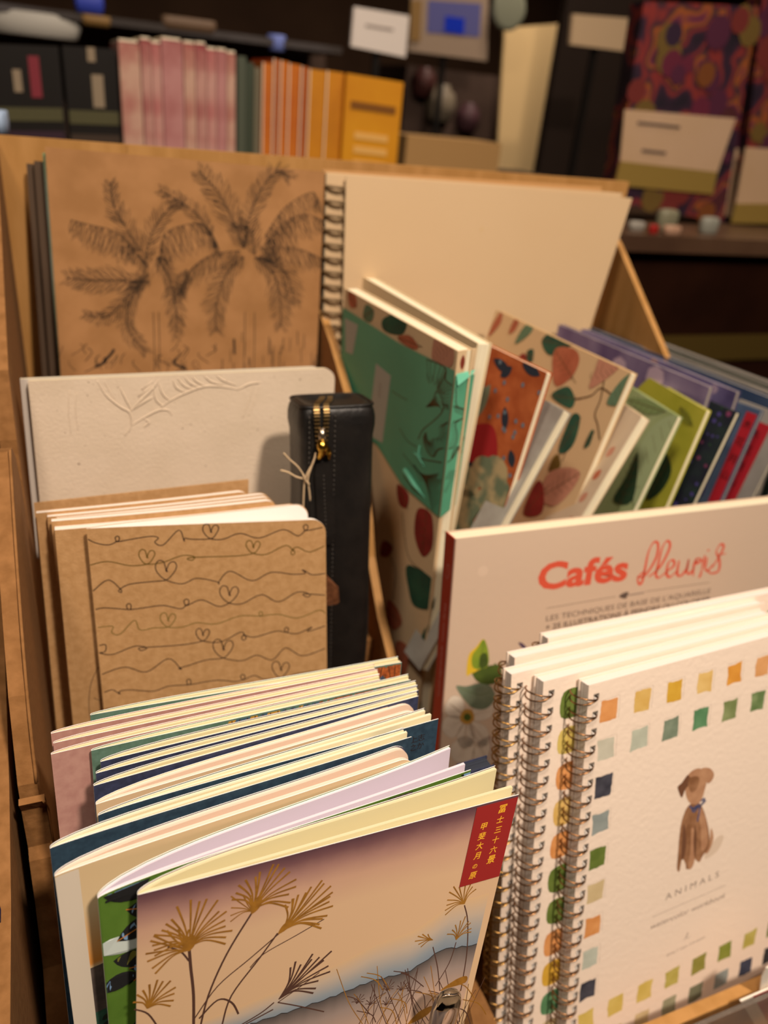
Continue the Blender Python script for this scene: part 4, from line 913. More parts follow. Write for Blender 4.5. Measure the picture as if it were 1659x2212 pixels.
# band wraps cover (h=.5 above) between two slanting edges
tp=[P(190,310),P(560,545),P(900,712)];bt=[P(400,1180),P(560,1440),P(780,1632)]
w_=lb_s.w
ub=[P(190,310)[0],w_];
us=np.linspace(0.2,w_+.8,22)
vt_=lambda u:np.interp(u,[p[0] for p in tp],[p[1] for p in tp])
bt=[P(330,1130)]+bt;vb_=lambda u:np.interp(u,[p[0] for p in bt],[p[1] for p in bt])
band(mb,lb_s,us,vt_,vb_,band_m,1.0,8)
us2=np.linspace(-.6,spn.w+.3,6);q=spn.pin((680+1005/2.9625,560+790/2.9625));v0_=vt_(w_)+3;v1_=vb_(w_)
band(mb,spn,us2,lambda u:v0_+1.5*u/spn.w,lambda u:v1_-u*.3,band_m,1.0,8)
# printed line flowers
def fl(sheet,pl,wd=.5):
    pl=smooth([np.array(p,float) for p in pl],5)
    for s_,h_ in ((lb_s,1.12),(spn,1.12)):
        q_=[P(x,y,s_) for x,y in pl];run=[]
        for u,v in q_+[(-99,0)]:
            if -.3<=u<=s_.w+.3: run.append((u,v))
            else:
                if len(run)>1: stroke(mb,s_,run,wd,bl,h_,sm=False,au=2.6 if s_ is lb_s else 1)
                run=[]
rim=[(725,640),(840,690),(845,770),(895,820),(900,930),(950,960),(945,1010),(895,1050),(905,1130),(880,1200),(800,1215),(770,1260),(735,1240),(710,1180),(705,1130)]
fl(lb_s,rim,.8)
cx0,cy0=730,930
RS=smooth([np.array(p,float) for p in rim],4)
for k in range(0,len(RS),1):
    x,y=RS[k]
    if y<1000: ctr=(720,935)
    else: ctr=(705,1110)
    k0=.5 if k%2 else .68
    fl(lb_s,[(ctr[0]+(x-ctr[0])*k0,ctr[1]+(y-ctr[1])*k0-8),((ctr[0]+x)/2+(12 if y<1000 else 18),(ctr[1]+y)/2-12),(x,y)],.24)
fl(lb_s,[(775,860),(800,850),(830,920),(820,980),(760,1040),(700,1090),(670,1150)],.5)
for k in range(12):
    t=k/11;fl(lb_s,[(720,945),(760+40*t,900+40*t),(780+45*t,860+120*t)],.3)
fl(lb_s,[(670,1270),(760,1290),(860,1285),(950,1130)],.8)
for k in range(9): fl(lb_s,[(860,1285),(900,1240-k*6),(955,1130+k*18)],.3)
for k in range(20):
    t=k/19;fl(lb_s,[(640,1310+10*t),(720,1380+60*t),(760+160*(1-t),1340+40*t+240*t),],.33)
fl(lb_s,[(500,840),(560,880),(600,900)],.5);fl(lb_s,[(550,1080),(600,1160),(660,1200)],.6);fl(lb_s,[(570,1240),(640,1330),(690,1420)],.6)
# curled torn flaps
mb2=mb
a=lb_s.at(*P(585,1350),1);b=lb_s.at(*P(715,1530),1);c=lb_s.at(*P(570,1420),1)
mb.tube([a,(a+b)/2+lb_s.n*1,b],[2.6,1.9,.3],bandback,10)
a=spn.at(0,v0_-1,1);mb.add([a,a+spn.du*spn.w+spn.Dl*-1,a+spn.du*spn.w*.8+spn.Dl*2+spn.n*1,a+spn.du*.6+spn.Dl*8+spn.n*2],[(0,1,2,3)],bandback)
for pl in ([(640,1235),(670,1260),(710,1330)],[(680,1190),(670,1240),(690,1270)]): mb.tube([lb_s.at(*P(*p),1.1) for p in pl],[.5,1.1,.3],bandback,6)
# barcode labels under the band print
for (x0,y0,x1,y1,x2,y2,x3,y3) in ((400,665,495,745,440,1175,345,1120),(200,375,285,420,250,610,205,590)):
    poly(mb,lb_s,[P(x0,y0),P(x1,y1),P(x2,y2),P(x3,y3)],bar,1.15)
for k in range(9):
    u,v=P(425,790);stroke(mb,lb_s,[(u-1,v+k*1.5),(u+2.2,v+k*1.5+.4)],.6,grt,1.2,sm=False)
mb.build('paper_band',lb_t)
# second body behind it: cream edges
lean_book('cream_edged_book','book with a pale rounded cover edge, pressed behind the teal banded book',(783,585),(1060,742),None,(985,1120),12,mat('pale_ivory_cover','dcc8a2',.6),cream,edge_c,None,Yn=463,h=300,cth=1,group=GB)
orfl=mat('orange_floral_cover','a8532a',.7,col2='c0693a',scale=70,detail=6);nvp=mat('navy_flower_print','2c3440',.7);redp=mat('red_petal_print','a3262a',.7);cr_p=mat('cream_scallop_print','b9a77d',.7,col2='6f7c62',scale=55,detail=3,mix=(.42,.58));bd=mat('blue_dot_print','6f808c',.6)
def pomegr(mb,sh,w,h):
    rd=random.Random(6);clip=(.5,w-.5,.5,h-1)
    for i in range(16): poly(mb,sh,leaf((rd.uniform(w*.2,w),rd.uniform(0,130)),rd.uniform(12,24),8,rd.uniform(0,6.3)),nvp,.05+.008*i,clip=clip)
    for p in ((1040,790),(1060,830),(1050,760)): 
        c=sh.pin(p);poly(mb,sh,leaf(c,40,14,rd.uniform(1,2)),mat('sage_swirl','7d8a72',.7),.07,clip=clip)
    for i in range(24):
        u=w-rd.uniform(0,50);v=rd.uniform(2,110);poly(mb,sh,[(u+1.7*math.cos(a),v+1.9*math.sin(a)) for a in np.linspace(0,6,9)],bd,.22,clip=clip)
    c=[sh.pin(p) for p in [(1020,925),(1062,918),(1075,960),(1068,1010),(1035,1000),(1008,990)]];poly(mb,sh,c,redp,.25,sm=4,clip=clip)
    for p in [(1010,1040),(1045,1020),(1075,1060),(1010,1090),(1050,1090),(1085,1110),(1000,1130),(1070,1020)]:
        c=sh.pin(p);poly(mb,sh,[(c[0]+15*math.cos(a),c[1]+13*math.sin(a)) for a in np.linspace(0,6,14)],cr_p,.27+.0002*(p[0]-1000),clip=clip)
lean_book('floral_notebook','orange and navy floral notebook with a red petal, right of the teal banded book',(1000,715),(1193,806),None,(1092,1125),6,orfl,cream,edge_c,pomegr,Yn=445,h=260,group=GB)
greyc=mat('grey_white_photo_cover','a8a59c',.6,col2='8b857c',scale=30)
lean_book('grey_photo_book','small grey and white book tucked between two floral books',(1184,866),(1233,893),None,(1112,1110),9,greyc,cream,edge_c,None,Yn=440,h=240,group=GB)
lean_book('leaf_pattern_book','tall cream book printed with green and coral leaves, standing above its neighbours',(1083,672),(1376,808),None,(1245,1110),7,mat('warm_cream_leaf_cover','cdae84',.7),cream,edge_c,pinned([([(430,240),(500,190),(600,235),(560,290),(470,320)],tgreen),([(500,290),(600,285),(635,340),(600,430),(520,490),(490,440)],rust),([(480,540),(570,490),(610,560),(580,610)],tgreen),([(760,320),(860,370),(780,450),(690,500),(720,400)],rose),
   ([(950,415),(880,440),(800,540),(790,590),(870,590),(930,520)],sagep),([(600,640),(640,660),(610,790),(560,850),(520,840),(560,720)],tgreen),([(520,860),(530,930),(470,950),(490,880)],mat('olive_gold_leaf','6a5420',.6)),([(460,970),(560,930),(640,960),(590,1060),(500,1140),(430,1100)],rose),
   ([(330,1180),(400,1010),(440,1040),(430,1180)],dred),([(140,220),(170,140),(215,80),(205,150)],rust),([(250,200),(290,110),(320,90),(290,180)],rust),([(285,260),(330,170),(390,130),(370,200)],sagep),([(290,350),(330,310),(350,340),(320,370)],dred),([(350,300),(385,290),(380,350),(355,360)],tgreen),([(660,820),(700,730),(712,740),(690,810)],tgreen),([(800,700),(850,640),(800,800),(760,840)],rose)],
   [([(610,560),(700,540),(760,500),(870,590)],1.1),([(770,450),(750,560),(720,640),(735,700),(745,780)],1.1),([(560,850),(540,900)],.8)]),Yn=452,h=290,group=GB)
whi=mat('cream_white_cover','cbb79c',.6,col2='bda98f',scale=20)
lean_book('cream_book','plain cream covered book leaning right of the tall leaf patterned book',(1345,868),(1402,907),None,(1285,1100),9,whi,cream,edge_c,lambda mb,sh,w,h:[poly(mb,sh,leaf((w-8,v),12,6,1.9),rust if v%2 else rose,.06,clip=(0,w,0,h)) for v in (30,51,72,95,121)],Yn=436,h=240,group=GB)
lgr=mat('pale_green_leaf_cover','8fa06a',.7,col2='a9b689',scale=18,stretch=(1,1,.3));ygr=mat('lime_yellow_cover','a8a832',.7,col2='b9b640',scale=30);dkg=mat('dark_green_print','25402a',.7);dnb=mat('dark_navy_floral_cover','1c1c2c',.7,col2='23302f',scale=60);mg=mat('magenta_flower','7a3a5c',.7);mg2=mat('violet_flower','4a4080',.7)
def fronds(ms,seed,n=14):
    def f(mb,sh,w,h):
        rd=random.Random(seed)
        for i in range(n): poly(mb,sh,leaf((rd.uniform(0,w),rd.uniform(-5,h*.7)),rd.uniform(25,60),rd.uniform(6,12),rd.uniform(.9,2.0)),rd.choice(ms),.05+.0015*i,clip=(.5,w-.5,.5,h-1))
    return f
def dots(ms,seed,n=120,r=1.6):
    def f(mb,sh,w,h):
        rd=random.Random(seed)
        for i in range(n):
            u,v=rd.uniform(0,w),rd.uniform(0,h*.7);k=r*rd.uniform(.6,1.6);poly(mb,sh,[(u+k*math.cos(a),v+k*math.sin(a)) for a in np.linspace(0,5.5,7)],rd.choice(ms),.05+.0002*i,clip=(.5,w-.5,.5,h-1))
    return f
lean_book('green_leaf_book','pale green book with soft leaf painting, left of the lime yellow book',(1345,822),(1474,902),None,(1372,1115),5,lgr,cream,edge_c,pinned([([(930,1120),(950,850),(1050,690),(1170,655),(1110,850),(975,1110)],mat('mint_leaf','a3b388',.7)),([(820,1110),(890,980),(955,850),(925,1110)],dkg),([(900,560),(1000,560),(1100,620),(1000,640)],mat('soft_leaf','7f9460',.7))]),Yn=440,h=230,group=GB)
lean_book('lime_book','lime yellow book with dark green leaf shapes, right of the pale green book',(1380,800),(1536,888),None,(1440,1110),5,ygr,cream,edge_c,pinned([([(1000,1100),(1040,930),(1100,850),(1135,950),(1080,1060)],dkg),([(1180,600),(1230,640),(1250,700),(1200,680)],mat('lime_shape','8a9030',.7))]),Yn=444,h=240,group=GB)
lean_book('dark_floral_book','dark navy book with small violet flowers, right of the lime yellow book',(1500,850),(1599,893),None,(1500,1100),6,dnb,cream,edge_c,dots([mg,mg2,dkg],4),Yn=441,h=240,group=GB)
greyl=mat('light_grey_cover','8f8a84',.6,col2='7b7670',scale=20);redl=mat('bright_red_label','a01c28',.6)
def redlabel(u0,u1,v0,v1):
    def f(mb,sh,w,h):
        poly(mb,sh,[(w*u0,v0),(w*u1,v0),(w*u1,v1),(w*u0,v1)],redl,.06)
        for k in range(4): text(mb,sh,'木花月山'[k],(w*(u0+u1)/2,v0+14+k*16),9,black,h=.1,align='CENTER')
    return f
bluecv=mat('steel_blue_cover','5a6a80',.6,col2='3b4a66',scale=12)
lean_book('red_label_book','grey book with a red vertical title label, right of the dark violet flowered book',(1520,842),(1650,888),None,(1545,1125),5,bluecv,cream,edge_c,redlabel(.80,.97,4,92),Yn=452,h=240,group=GB)
lean_book('red_label_book','grey book with a red title label, cut off by the right picture edge',(1600,862),(1715,905),None,(1600,1135),5,greyl,cream,edge_c,redlabel(.35,.75,12,100),Yn=446,h=240,group=GB)
purp=mat('purple_print_cover','5b4a74',.6,col2='8d7f9e',scale=22,stretch=(1,1,.4));gre=mat('grey_page_edges','a8a092',.8,col2='6d665c',stripes=1.2)
for k,(f,n,c,lab) in enumerate([((1215,700),(1542,836),purp,'purple and lilac magazine, frontmost of the grey edged ones at the right'),
    ((1222,692),(1600,846),mat('deep_violet_cover','3f3560',.6,col2='7d73a0',scale=15),'violet magazine second among the grey edged ones at the right'),
    ((1236,690),(1680,862),mat('blue_cover','2f4468',.6,col2='50607a',scale=10),'blue magazine third among the grey edged ones at the right'),
    ((1250,688),(1710,862),greyl,'pale grey magazine fourth among the grey edged ones at the right'),
    ((1262,685),(1735,860),mat('dark_green_magazine','26312a',.6),'dark green magazine fifth among the grey edged ones, nearly hidden'),
    ((1275,682),(1760,858),greyl,'rearmost grey magazine beside the bare right side panel')]):
    lean_book('magazine',lab,f,n,None,(n[0]-95,n[1]+290),5.5,c,cream,gre,dots([mat('lilac_spot','b49fb4',.7),mat('rose_spot','b98f84',.7)],k,26,7) if k<2 else None,Yn=462+k*6,h=240,group='grey edged magazines at the right',cth=.5)
# ================================================================ CREAM SPIRAL ALBUMS
alb=mat('cream_album_cover','c4a985',.7,col2='c0a47f',scale=4);YA=683
P0=atY((748,380),YA);P1=atY((1366,428),YA);Dl=down(P0,(740,700),8);Dr=down(P1,(1278,700),8)
sh=Sheet(P0,P1,Dl,Dr);th=thing('spiral_album','large blank cream album with wire rings down its left edge','album',sh.at(150,300,-5),'cream albums at the back')
sp=mat('album_dot','c2a67e',.8)
mb=MB();slab(mb,sh,sh.w,300,0,-1.5,alb,edge_c,nu=4,nv=4)
c=sh.pin((1040,495));poly(mb,sh,[(c[0]+2.5*math.cos(a),c[1]+2.5*math.sin(a)) for a in np.linspace(0,6,12)],sp,.1);mb.build('front_cover',th)
shb=Sheet(atY((706,375),YA+5),atY((1340,418),YA+5),Dl,Dr)
mb=MB();slab(mb,shb,shb.w,300,-1,-6,alb,edge_c,nu=4,nv=4);mb.build('page_block',th)
mb=MB();s3=Sheet(atY((706,372),YA+12),atY((1345,417),YA+12),Dl,Dr);slab(mb,s3,s3.w,300,0,-1.5,alb,edge_c);mb.build('back_cover',th)
mb=MB();ringm=mat('bronze_ring','7d684c',.5,metal=.3);hole_shade_m=mat('hole_shade','3a2c1e',.8)
for i in range(24):
    v=12+i*11.8;mb.tube([shb.at(9+10*math.cos(a),v-2*math.sin(a*.5),-2+6*math.sin(a)) for a in np.linspace(-.4,math.pi+.6,9)],1.5,ringm,6)
    mb.tube([shb.at(17,v,2.2),shb.at(20,v-1,3)],1.8,hole_shade_m,6)  # solid dark stubs: the holes' shade is put into the colour, nothing is punched
mb.build('wire_rings',th)
P0=atY((1000,372),YA+22);P1=atY((1312,392),YA+22);sh=Sheet(P0,P1,leandir(8),None);mb=MB();slab(mb,sh,sh.w,290,0,-4,wood,wood)
P0=atY((700,365),YA+19);P1=atY((1300,404),YA+19)
booklet('spiral_album','tan backed album whose thin top edge shows behind the blank cream album','album',P0,P1,leandir(8),None,300,4,mat('tan_album','b68a58',.8),cream,edge_c,None,'cream albums at the back')
# ================================================================ FRONT EDGE: PRICE CARD, CLIP, SLEEVE
mb=MB();acr=mat('clear_acrylic','ffffff',.03,trans=1,ior=1.47,spec=.5)
c=atY((963,2178),168)
rings=[]
for z,k in ((-60,.95),(-30,.97),(-4,1),(4,.97),(8.5,.85),(11.3,.62),(12.6,.32),(13,.05)):
    rings.append([c+np.array([7.4*k*math.cos(a),4.2*k*math.sin(a),z]) for a in np.linspace(0,2*math.pi,25)[:-1]])
mb.loft(rings,acr);t=mb.build('acrylic_clip');tag(t,'rounded clear acrylic clip catching bright lights before the pampas notebook','clip')
price=mat('white_card','eee6d8',.5);pred=mat('price_card_red','b0201c',.5)
q=[atY(p,178) for p in [(1600,2163),(1700,2120),(1790,2300),(1700,2330)]]
mb=MB();A=q;B=[p+np.array([0,1.2,0]) for p in q]
mb.add(A+B,[(0,1,2,3),(7,6,5,4),(0,4,5,1),(1,5,6,2),(2,6,7,3),(3,7,4,0)],price)
r=[atY(p,177.8) for p in [(1626,2152),(1720,2112),(1800,2290),(1720,2318)]];mb.add(r,[(0,1,2,3)],pred)
tag(mb.build('price_card'),'red price card with a white border in the lower right corner','price card')
q=[atY(p,181) for p in [(1642,2140),(1646,2110),(1656,2092),(1690,2070),(1720,2120)]]
mb=MB();n=5;B=[p+np.array([0,.8,0]) for p in q];mb.add(q+B,[tuple(range(n)),tuple(range(n,2*n))[::-1]]+[(i,n+i,n+(i+1)%n,(i+1)%n) for i in range(n)],price)
tag(mb.build('paper_card'),'small white paper card standing behind the red price card','card')
mb=MB();q0=atY((1500,2212),176);slv=mat('clear_plastic_sleeve','e8ddd0',.12,trans=.9,ior=1.3)
x0=atY((1440,2230),176)[0];zz=atY((1560,2185),176)[2]
mb.aabox(x0-20,RX1,173,176,TZ+40,zz,slv);tag(mb.build('plastic_sleeve'),'clear plastic price sleeve hanging below the wooden front lip','sleeve')
# ================================================================ NEIGHBOURING BIN AT THE FAR LEFT
nb=thing('cardboard_bin','neighbouring kraft cardboard bin cut by the left edge of the picture','bin',(-110,400,TZ))
pN=[(491,TZ),(491,-262),(470,-208),(445,-194)]+[tuple(atX(p,-50)[1:]) for p in [(-10,1100),(10,1400),(20,1700),(24,1960),(22,2212)]]+[(atX((22,2212),-50)[1],TZ)]
mb=MB();profile(mb,-61,-50,pN[::-1],board,board_edge);mb.build('side_panel',nb)
mb=MB();mb.aabox(-330,-61,430,640,TZ,TZ+6,board);mb.build('base',nb)
nv=mat('dark_navy_cloth','0e1238',.7)
q=atX((14,2100),-64)
mb=MB();mb.aabox(-300,-70,500,512,TZ+6,-330,nv);tag(mb.build('navy_book'),'dark navy book in the neighbouring bin at the lower left corner','book')
mb=MB();b0=[atY(p,262) for p in [(-60,1960),(1,1990),(18,2080),(31,2212),(45,2360),(-60,2360)]];n=6;B=[p+np.array([0,8,0]) for p in b0]
mb.add(b0+B,[tuple(range(n)),tuple(range(n,2*n))[::-1]]+[(i,n+i,n+(i+1)%n,(i+1)%n) for i in range(n)],nv);tag(mb.build('navy_folder'),'deep blue folder rising at the bottom left corner of the picture','folder')
# ================================================================ BACKGROUND OF THE STORE
def pbox(mb,p0,p1,p2,Y,depth,mt,front=None):
    """upright box: front-top-left p0, front-top-right p1, bottom-left p2 pixels at distance Y"""
    a=atY(p0,Y);b=atY(p1,Y);c=atY(p2,Y);A=b-a;D=c-a
    mb.box(a,A,D,(0,depth,0),mt)
    if front: mb.add([a+(0,-.6,0),a+A+(0,-.6,0),a+A+D+(0,-.6,0),a+D+(0,-.6,0)],[(0,3,2,1)],front)
    return a,A,D
YB=1300
bt=thing('display_table','dark display table carrying the blurred pink and orange books','table',(350,1500,FZ))
z0=-190
mb=MB();mb.aabox(-500,610,1240,1850,z0-30,z0,tw);mb.build('table_top',bt)
for x in (-470,550):
    for y in (1260,1780):
        mb=MB();mb.aabox(x,x+50,y,y+50,FZ,z0-30,tw);mb.build('leg',bt)
GP='pink boxed books behind the rack';rd=random.Random(12)
pk=[mat('pink_mottled_%d'%i,c,.6,col2=d,scale=14,detail=4,mix=(.4,.6)) for i,(c,d) in enumerate([('c09a86','9a4a48'),('b98c80','8a3238'),('bd8f84','a0474c'),('b5807c','9b5a58')])]
xs=[255,303,326,348,396,422,446,468,490,510];ty=[88,84,92,84,92,94,106,108,114]
words=['leftmost','second from the left','third from the left','fourth from the left','fifth from the left','fifth from the right','third from the right','second from the right','rightmost']
words=['leftmost and widest','second from left','third from left','broad fourth from left','middle','fourth from right','third from right','second from right','rightmost']
for i in range(9):
    x0,x1=xs[i],xs[i+1];y=ty[i];a=atY((x0,y),YB);h=a[2]-z0;b=atY((x1-1,y+2),YB)
    th=thing('boxed_book','blurred pink boxed book, the %s of the pink row behind the rack'%words[i],'book',(a+b)/2+np.array([0,60,-h]),GP)
    wmm=b[0]-a[0]
    mb=MB();mb.box(a,(wmm*.97,0,-1),(0,150,0),(0,0,-h),pk[i%4])
    mb.build('cover',th)
    mb=MB();mb.box(a+np.array([1,2,.2]),(wmm*.85,0,0),(0,144,0),(0,0,3),cream);mb.build('page_block',th)
gr=[mat('grey_green_spine','4c5244',.6),mat('moss_spine','3c4436',.6),mat('stone_spine','6e6854',.6)]
for i,(x0,x1,y,w_) in enumerate([(513,532,120,'left'),(533,549,134,'middle'),(550,566,145,'right')]):
    a=atY((x0,y),YB+10);b=atY((x1,y+2),YB+10);h=a[2]-z0
    mb=MB();mb.box(a,(b[0]-a[0],0,0),(0,150,0),(0,0,-h),gr[i]);tag(mb.build('green_book'),'blurred grey-green book, the %s of three between pink and orange rows'%w_,'book','grey-green books between pink and orange rows')
orm=[mat('orange_cover','bf6a1e',.55,col2='a8501a',scale=12),mat('rust_orange_cover','a85a28',.55,col2='8f3c18',scale=12),mat('amber_cover','c4801c',.55,col2='b3701c',scale=12)]
xs=[567,590,606,624,650,668,706,748];ty=[134,126,130,136,142,148,152];ws=['leftmost','second from left','third from left','middle','third from right','second from right','broad rightmost']
for i in range(7):
    x0,x1=xs[i],xs[i+1];y=ty[i];a=atY((x0,y),YB);b=atY((x1-1,y+3),YB);h=a[2]-z0
    th=thing('boxed_book','blurred orange boxed book, the %s of the orange row behind the rack'%ws[i],'book',(a+b)/2+np.array([0,60,-h]),'orange boxed books behind the rack')
    mb=MB();mb.box(a,(b[0]-a[0],0,-1),(0,150,0),(0,0,-h),orm[[0,1,0,0,1,2,2][i]]);mb.build('cover',th)
    mb=MB();mb.box(a+np.array([.6,-.5,0]),(1.6,0,0),(0,1,0),(0,0,-h),cream);mb.build('edge_strip',th)
a=atY((749,158),YB-15);b=atY((872,178),YB-15);h=a[2]-z0;yel=mat('golden_yellow_box','cf8f1e',.5,col2='c4801a',scale=10)
th=thing('yellow_box','blurred golden yellow boxed book at the right end of the orange row','box',(a+b)/2+np.array([0,50,-h]))
mb=MB();mb.box(a,b-a,(0,120,0),(0,0,-h),yel);mb.build('body',th)
mb=MB();D=np.array([0,0,-1.]);
for (u0,v0,u1,v1) in ((.1,.16,.9,.21),):
    A=(b-a);p=a+A*u0+D*h*v0+np.array([0,-.8,0]);mb.box(p,A*(u1-u0),D*h*(v1-v0),(0,.7,0),mat('brown_print_bar','7a4c18',.6))
for k in range(5):
    A=(b-a);p=a+A*.2+D*h*(.35+.09*k)+np.array([0,-.8,0]);mb.box(p,A*.6,D*h*.045,(0,.7,0),mat('light_gold_print','dba85a',.6))
mb.build('printed_front',th)
# dark packages at left
dkm=mat('black_package','171310',.5);olv=mat('olive_band','4d4a30',.6);pur=mat('dark_purple_band','33202c',.6);redf=mat('dark_red_print','7a2a34',.6);bgw=mat('beige_print','8a7a64',.6);brn_b=mat('brown_band','3c2f25',.6)
for i,(x0,x1,y0,lab) in enumerate([(-60,126,92,'black package with a red figure and olive band at the far left'),(134,250,98,'black package with beige figures left of the pink books')]):
    a=atY((x0,y0),YB+5);b=atY((x1,y0+8),YB+5);h=a[2]-z0;A=b-a
    th=thing('black_package',lab,'package',(a+b)/2+np.array([0,60,-h]),'black packages at the left')
    mb=MB();mb.box(a,A,(0,110,0),(0,0,-h),dkm);mb.build('body',th)
    mb=MB()
    def pr(u0,v0,u1,v1,mt): mb.box(a+A*u0+D*h*v0+np.array([0,-.9,0]),A*(u1-u0),D*h*(v1-v0),(0,.8,0),mt)
    pr(.02,.36,.98,.44,olv);pr(.02,.5,.98,.58,pur if i==0 else brn_b);pr(.05,.62,.9,.8,brn_b)
    if i==0: pr(.62,.06,.75,.3,redf);pr(.42,.14,.52,.27,bgw)
    else: pr(.5,.15,.72,.34,bgw);pr(.42,.62,.6,.8,bgw);pr(.45,.0,.6,.08,bgw)
    mb.build('printed_front',th)
# glass shelf with pale things along the top left
YS=1900
gl=mat('grey_shelf_edge','4f4a4a',.5,col2='3b3430',scale=6)
th=thing('wall_shelf','grey edged shelf running behind the boxed books, sloping down to the right','shelf',(300,YS+200,FZ))
p=atY((235,26),YS);q=atY((720,118),YS)
mb=MB();mb.box((p[0]-700,YS,p[2]-22),(q[0]-p[0]+720,0,0),(0,250,0),(0,0,14),gl);mb.build('shelf_board',th)
mb=MB();mb.aabox(p[0]-700,q[0]+60,YS+250,YS+265,FZ,p[2],mat('brown_back_board','47352a',.7));mb.build('back_board',th)
GT='small things on the grey shelf'
for (x0,x1,y0,y1,c,nm,lab,cat) in [(-30,172,12,66,'b8b4aa','white_dish','pale white dish on the shelf at the top left corner','dish'),(160,224,-20,24,'3848b0','blue_box','saturated blue box at the top edge left','box'),(176,240,28,52,'8a6a3c','tan_box','small tan box below the blue box','box'),
   (350,470,30,60,'6f5844','tan_tray','tan tray on the shelf above the pink books','tray'),(585,625,72,108,'7484c8','blue_jar','small blue jar on the shelf above the orange books','jar'),(-25,14,240,290,'9fb4d0','pale_blue_cup','pale blue cup at the left edge above the rack','cup')]:
    yy=YS-10 if y0<200 else 900
    a=atY((x0,y0),yy);b=atY((x1,y0),yy);c_=atY((x0,y1),yy);w_=b[0]-a[0];h=a[2]-c_[2]
    mb=MB();cx,cy=(a[0]+b[0])/2,yy+30
    sq=.25 if 'box' in nm or 'tray' in nm else 1
    rings=[]
    for t,k in ((0,.8),(.05,.92),(.5,1),(.94,.97),(1,.9)):
        rings.append([np.array([cx+w_/2*k*math.copysign(abs(math.cos(an))**sq,math.cos(an)),cy+25*k*math.copysign(abs(math.sin(an))**sq,math.sin(an)),c_[2]+h*t]) for an in np.linspace(0,2*math.pi,25)[:-1]])
    mb.loft(rings,mat(nm+'_paint',c,.5));tag(mb.build(nm),lab,cat,GT if yy>1000 else None)
# signs
def sign(nm,lab,cat,pts,Y,mt,extra=None,frame=None,post=True):
    q=[atY(p,Y) for p in pts];base=(q[0]+q[1]+q[2]+q[3])/4;th=thing(nm,lab,cat,(base[0],Y,min(p[2] for p in q)))
    mb=MB();B=[p+np.array([0,12.,0]) for p in q]
    mb.add(q+B,[(0,1,2,3),(7,6,5,4),(0,4,5,1),(1,5,6,2),(2,6,7,3),(3,7,4,0)],mt)
    mb.build('panel',th)
    if extra:
        mb=MB()
        for k_,(pl,m_) in enumerate(extra): r=[atY(p,Y-1.-k_*1.5) for p in pl];mb.add(r,[tuple(range(len(r)))],m_)
        mb.build('print',th)
    if post:
        mb=MB();mb.aabox(base[0]-8,base[0]+8,Y+12,Y+24,FZ,min(p[2] for p in q)+5,dkm);mb.build('post',th)
    return th
wsg=mat('white_sign','efe4da',.6);blk_t=mat('grey_sign_text','9c8f86',.6)
sign('white_sign','white sign with faint grey lines standing above the yellow box','sign',[(765,14),(884,34),(876,124),(758,100)],2100,wsg,[([(790,52),(850,62),(849,68),(789,58)],blk_t)])
sign('blue_sign','pale poster with a saturated blue square, right of the white sign','poster',[(890,-30),(1056,-20),(1052,132),(882,110)],2500,mat('pale_poster','9b8672',.6),[([(925,0),(1040,8),(1036,80),(922,70)],mat('periwinkle','5a5a90',.6)),([(962,34),(1004,40),(1002,74),(960,68)],mat('saturated_blue','0b2fb8',.5)),([(888,0),(912,0),(908,90),(886,88)],mat('ochre_strip','8a6a3c',.6))])
sign('oval_label','rounded cream label left of the tall floral box','label',[(1238,30),(1368,40),(1358,112),(1232,96)],1900,mat('cream_label','ccb08c',.6))
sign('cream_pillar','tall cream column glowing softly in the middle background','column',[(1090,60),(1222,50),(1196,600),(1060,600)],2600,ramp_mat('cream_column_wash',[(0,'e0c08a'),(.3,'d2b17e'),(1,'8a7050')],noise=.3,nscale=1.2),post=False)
mb=MB();c=atY((1100,20),2400);mb.loft([[c+np.array([55*k*math.cos(a),dy,55*k*math.sin(a)]) for a in np.linspace(0,2*math.pi,33)[:-1]] for dy,k in ((-6,.8),(-5,.95),(0,1),(8,1),(10,.9))],mat('grey_green_disc','8d8f7a',.5));tag(mb.build('round_plate'),'round grey-green plate hanging above the cream column','plate')
# dark shelf unit with low objects in the middle
un=thing('dark_cabinet','dark brown cabinet in the middle background behind the rack','cabinet',(1150,2300,FZ))
mb=MB();a=atY((880,140),2700);b=atY((1330,170),2700);mb.aabox(a[0],b[0],2700,3000,FZ,a[2],mat('brown_cabinet','3a2c24',.6,col2='57443a',scale=2.5));mb.build('body',un)
cc2=thing('dark_doorway_panel','near black tall panel between the cream column and the floral box','panel',atY((1290,600),2300))
mb=MB();a=atY((1210,90),2300);b=atY((1345,110),2300);mb.aabox(a[0],b[0]+60,2300,2330,FZ,a[2]+300,mat('near_black_panel','2a1e16',.7));mb.build('panel',cc2)
mb=MB();a=atY((880,292),1640);b=atY((1085,300),1640);c=atY((880,360),1640);mb.aabox(a[0],b[0],1640,1760,c[2],a[2],mat('kraft_box_paint','a27e4e',.7));tag(mb.build('kraft_box'),'kraft coloured box behind the rack, right of the yellow box','box')
mb=MB();mb.aabox(a[0]-60,b[0]+150,1620,1800,c[2]-30,c[2],tw)
for x in (a[0]-50,b[0]+110): 
    for y in (1630,1760): mb.aabox(x,x+25,y,y+25,FZ,c[2]-30,tw)
tag(mb.build('side_table'),'dark low side table under the kraft box','table')
